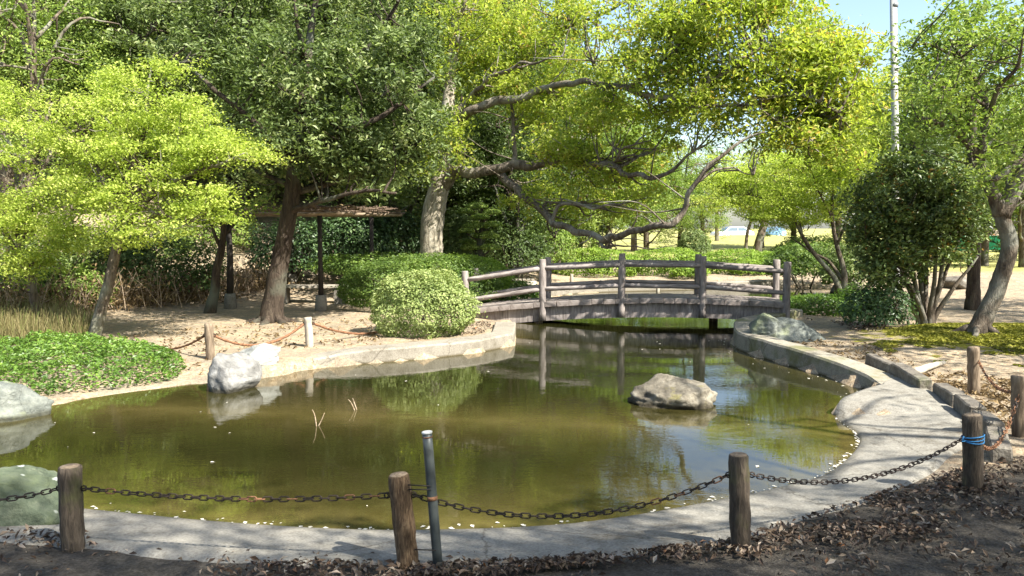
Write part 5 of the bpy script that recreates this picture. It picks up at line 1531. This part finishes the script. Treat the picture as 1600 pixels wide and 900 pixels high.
# bench in the trellis shade
ba = W(448, 476, 0.0)
root = tag(empty('bench', (ba[0] + .25, ba[1] + .1, gz(ba[0], ba[1]))), 'low plank bench in the shade behind the leaning evergreen trunk', 'bench')
g = Geo(); g.box((0.25, 0, .36), (1.5, .34, .05)); g.build('seat', MAT['bench'], root, False)
for s in (-.35, .85):
    g = Geo(); g.box((s, 0, .15), (.22, .28, .36)); g.build('leg', MAT['footing'], root, False)
# slatted low seat beyond the bridge
p = W(816, 449, 0.1)
root = tag(empty('slatted_seat', (p[0], p[1], gz(p[0], p[1]))), 'small pale slatted seat behind the left bridge railing', 'bench')
for k in range(6):
    g = Geo(); g.box((-.26 + k * .105, 0, .27), (.075, .32, .03)); g.build('slat', MAT['postpale'], root, False)
for s in (-.22, .22):
    g = Geo(); g.box((s, 0, .125), (.07, .28, .26)); g.build('leg', MAT['postpale'], root, False)
# short posts along the far bank
for px, py, ht in [(893, 442, .30), (940, 444, .28), (1028, 444, .3)]:
    p = W(px, py, 0.08); z0 = gz(p[0], p[1])
    g = Geo(); g.tube([[0, 0, -.1], [0, 0, ht * .5], [0, 0, ht], [0, 0, ht + .01]], [.05, .048, .046, .03], 10, .03)
    o = g.build('short_post', MAT['postpale']); o.location = (p[0], p[1], z0 + .1 * 0)
    tag(o, 'short pale post on the far bank seen through the railings', 'post', 'short posts on the far bank')

# ------------------------------------------------------------------ lamp pole
dL = 19.0
pb_ = P(1401, 480, dL); z0 = gz(pb_[0], dL)
root = tag(empty('lamp_pole', (pb_[0], dL, z0)), 'tall pale round lamp pole rising behind the glossy shrub', 'lamp pole')
tp = P(1395, -60, dL) - np.array(root.location)
g = Geo(); g.tube([[0, 0, -.3], [0, 0, 0], tp * .5, tp], [.085, .085, .08, .074], 16, .004); g.build('pole', MAT['lamp_pole'], root)
for py in (8, 108, 188):
    q_ = P(1397 + (py / 240) * 3, py, dL) - np.array(root.location)
    g = Geo(); g.tube([q_ + [0, 0, -.05], q_ + [0, 0, .05]], .086, 16); g.build('band', MAT['lamp_dark'] if py == 8 else MAT['cap'], root)
g = Geo(); g.tube(spline([tp, tp + [0, -.3, .5], tp + [0, -1.0, .7]], 5), .04, 10); g.build('arm', MAT['lamp_pole'], root)
g = Geo(); g.tube([tp + [0, -.9, .7], tp + [0, -1.1, .70], tp + [0, -1.45, .68]], [.06, .12, .05], 12); g.build('lamp_head', MAT['lamp_dark'], root)

# ------------------------------------------------------------------ far things: parked cars, green fence
def car(x, y, rot, paint, label, L_=4.2, H=1.5):
    z0 = gz(x, y)
    root = tag(empty('parked_car', (x, y, z0)), label, 'car'); root.rotation_euler = (0, 0, rot)
    W2 = .82
    prof = [(-2.1, .35), (-2.1, .75), (-1.95, .95), (-1.1, 1.02), (-.55, 1.46), (1.05, 1.50), (1.75, 1.05), (2.08, .95), (2.1, .35)]
    bm = bmesh.new()
    a = [bm.verts.new((px, -W2, pz)) for px, pz in prof]; b = [bm.verts.new((px, W2, pz)) for px, pz in prof]
    for vt in a + b:
        if vt.co.z > 1.2: vt.co.y *= .82
    bm.faces.new(a); bm.faces.new(b[::-1])
    for i in range(len(prof)):
        bm.faces.new((a[i], b[i], b[(i + 1) % len(prof)], a[(i + 1) % len(prof)]))
    bmesh.ops.recalc_face_normals(bm, faces=bm.faces)
    bmesh.ops.bevel(bm, geom=bm.edges[:], offset=.05, segments=2, affect='EDGES')
    me = bpy.data.meshes.new('body'); bm.to_mesh(me); bm.free(); me.materials.append(paint); ob('body', me, root)
    for s in (-1, 1):
        for x0, x1, x2, x3 in ((-.92, -.5, .25, .25), (.32, .32, 1.0, 1.5)):
            g = Geo(); zt, zb_ = 1.40, 1.06
            y0 = s * (W2 * .87 + .005) ; y1 = s * (W2 + .006)
            vq = np.array([[x0, y1, zb_], [x3, y1, zb_], [x2, y0, zt], [x1, y0, zt]]); vq2 = vq + [0, s * .012, 0]
            g.add(np.vstack([vq, vq2]), [[0, 1, 2, 3], [4, 5, 6, 7], [0, 1, 5, 4], [1, 2, 6, 5], [2, 3, 7, 6], [3, 0, 4, 7]]); g.build('window', MAT['glass'], root, False)
        for wx in (-1.3, 1.3):
            g = Geo(); g.tube([[wx, s * (W2 - .14), .31], [wx, s * (W2 + .02), .31]], .31, 16); o = g.build('wheel', MAT['tyre'], root)
            g = Geo(); g.tube([[wx, s * (W2 + .015), .31], [wx, s * (W2 + .035), .31]], .19, 12); g.build('rim', MAT['hub'], o)
    g = Geo(); vq = np.array([[-1.08, -.62, 1.06], [-1.08, .62, 1.06], [-.60, .56, 1.42], [-.60, -.56, 1.42]]); vq2 = vq + [-.03, 0, .025]
    g.add(np.vstack([vq, vq2]), [[0, 1, 2, 3], [4, 5, 6, 7], [0, 1, 5, 4], [1, 2, 6, 5], [2, 3, 7, 6], [3, 0, 4, 7]]); g.build('windscreen', MAT['glass'], root, False)
    return root
car((1143 - 800) / F * 84, 84, R(8), MAT['car_white'], 'white car parked beyond the crest of the lawn')
car((1210 - 800) / F * 90, 90, R(60), MAT['car_blue'], 'pale blue car parked beyond the lawn behind the maple trunk')
xa = P(1470, 390, 46); xb = P(1720, 390, 46)
root = tag(empty('green_fence', (xa[0], 46, gz(xa[0], 46))), 'low green sheet fence across the sandy yard', 'fence')
nP = 5; wd = (xb[0] - xa[0]) / nP
for k in range(nP):
    g = Geo(); g.box((wd * (k + .5), 0, .42), (wd - .03, .03, .84)); g.build('panel', MAT['green_panel'], root, False)
for k in range(nP + 1):
    g = Geo(); g.tube([[wd * k, .05, -.1], [wd * k, .05, .95]], .035, 8); g.build('post', MAT['lamp_dark'], root)
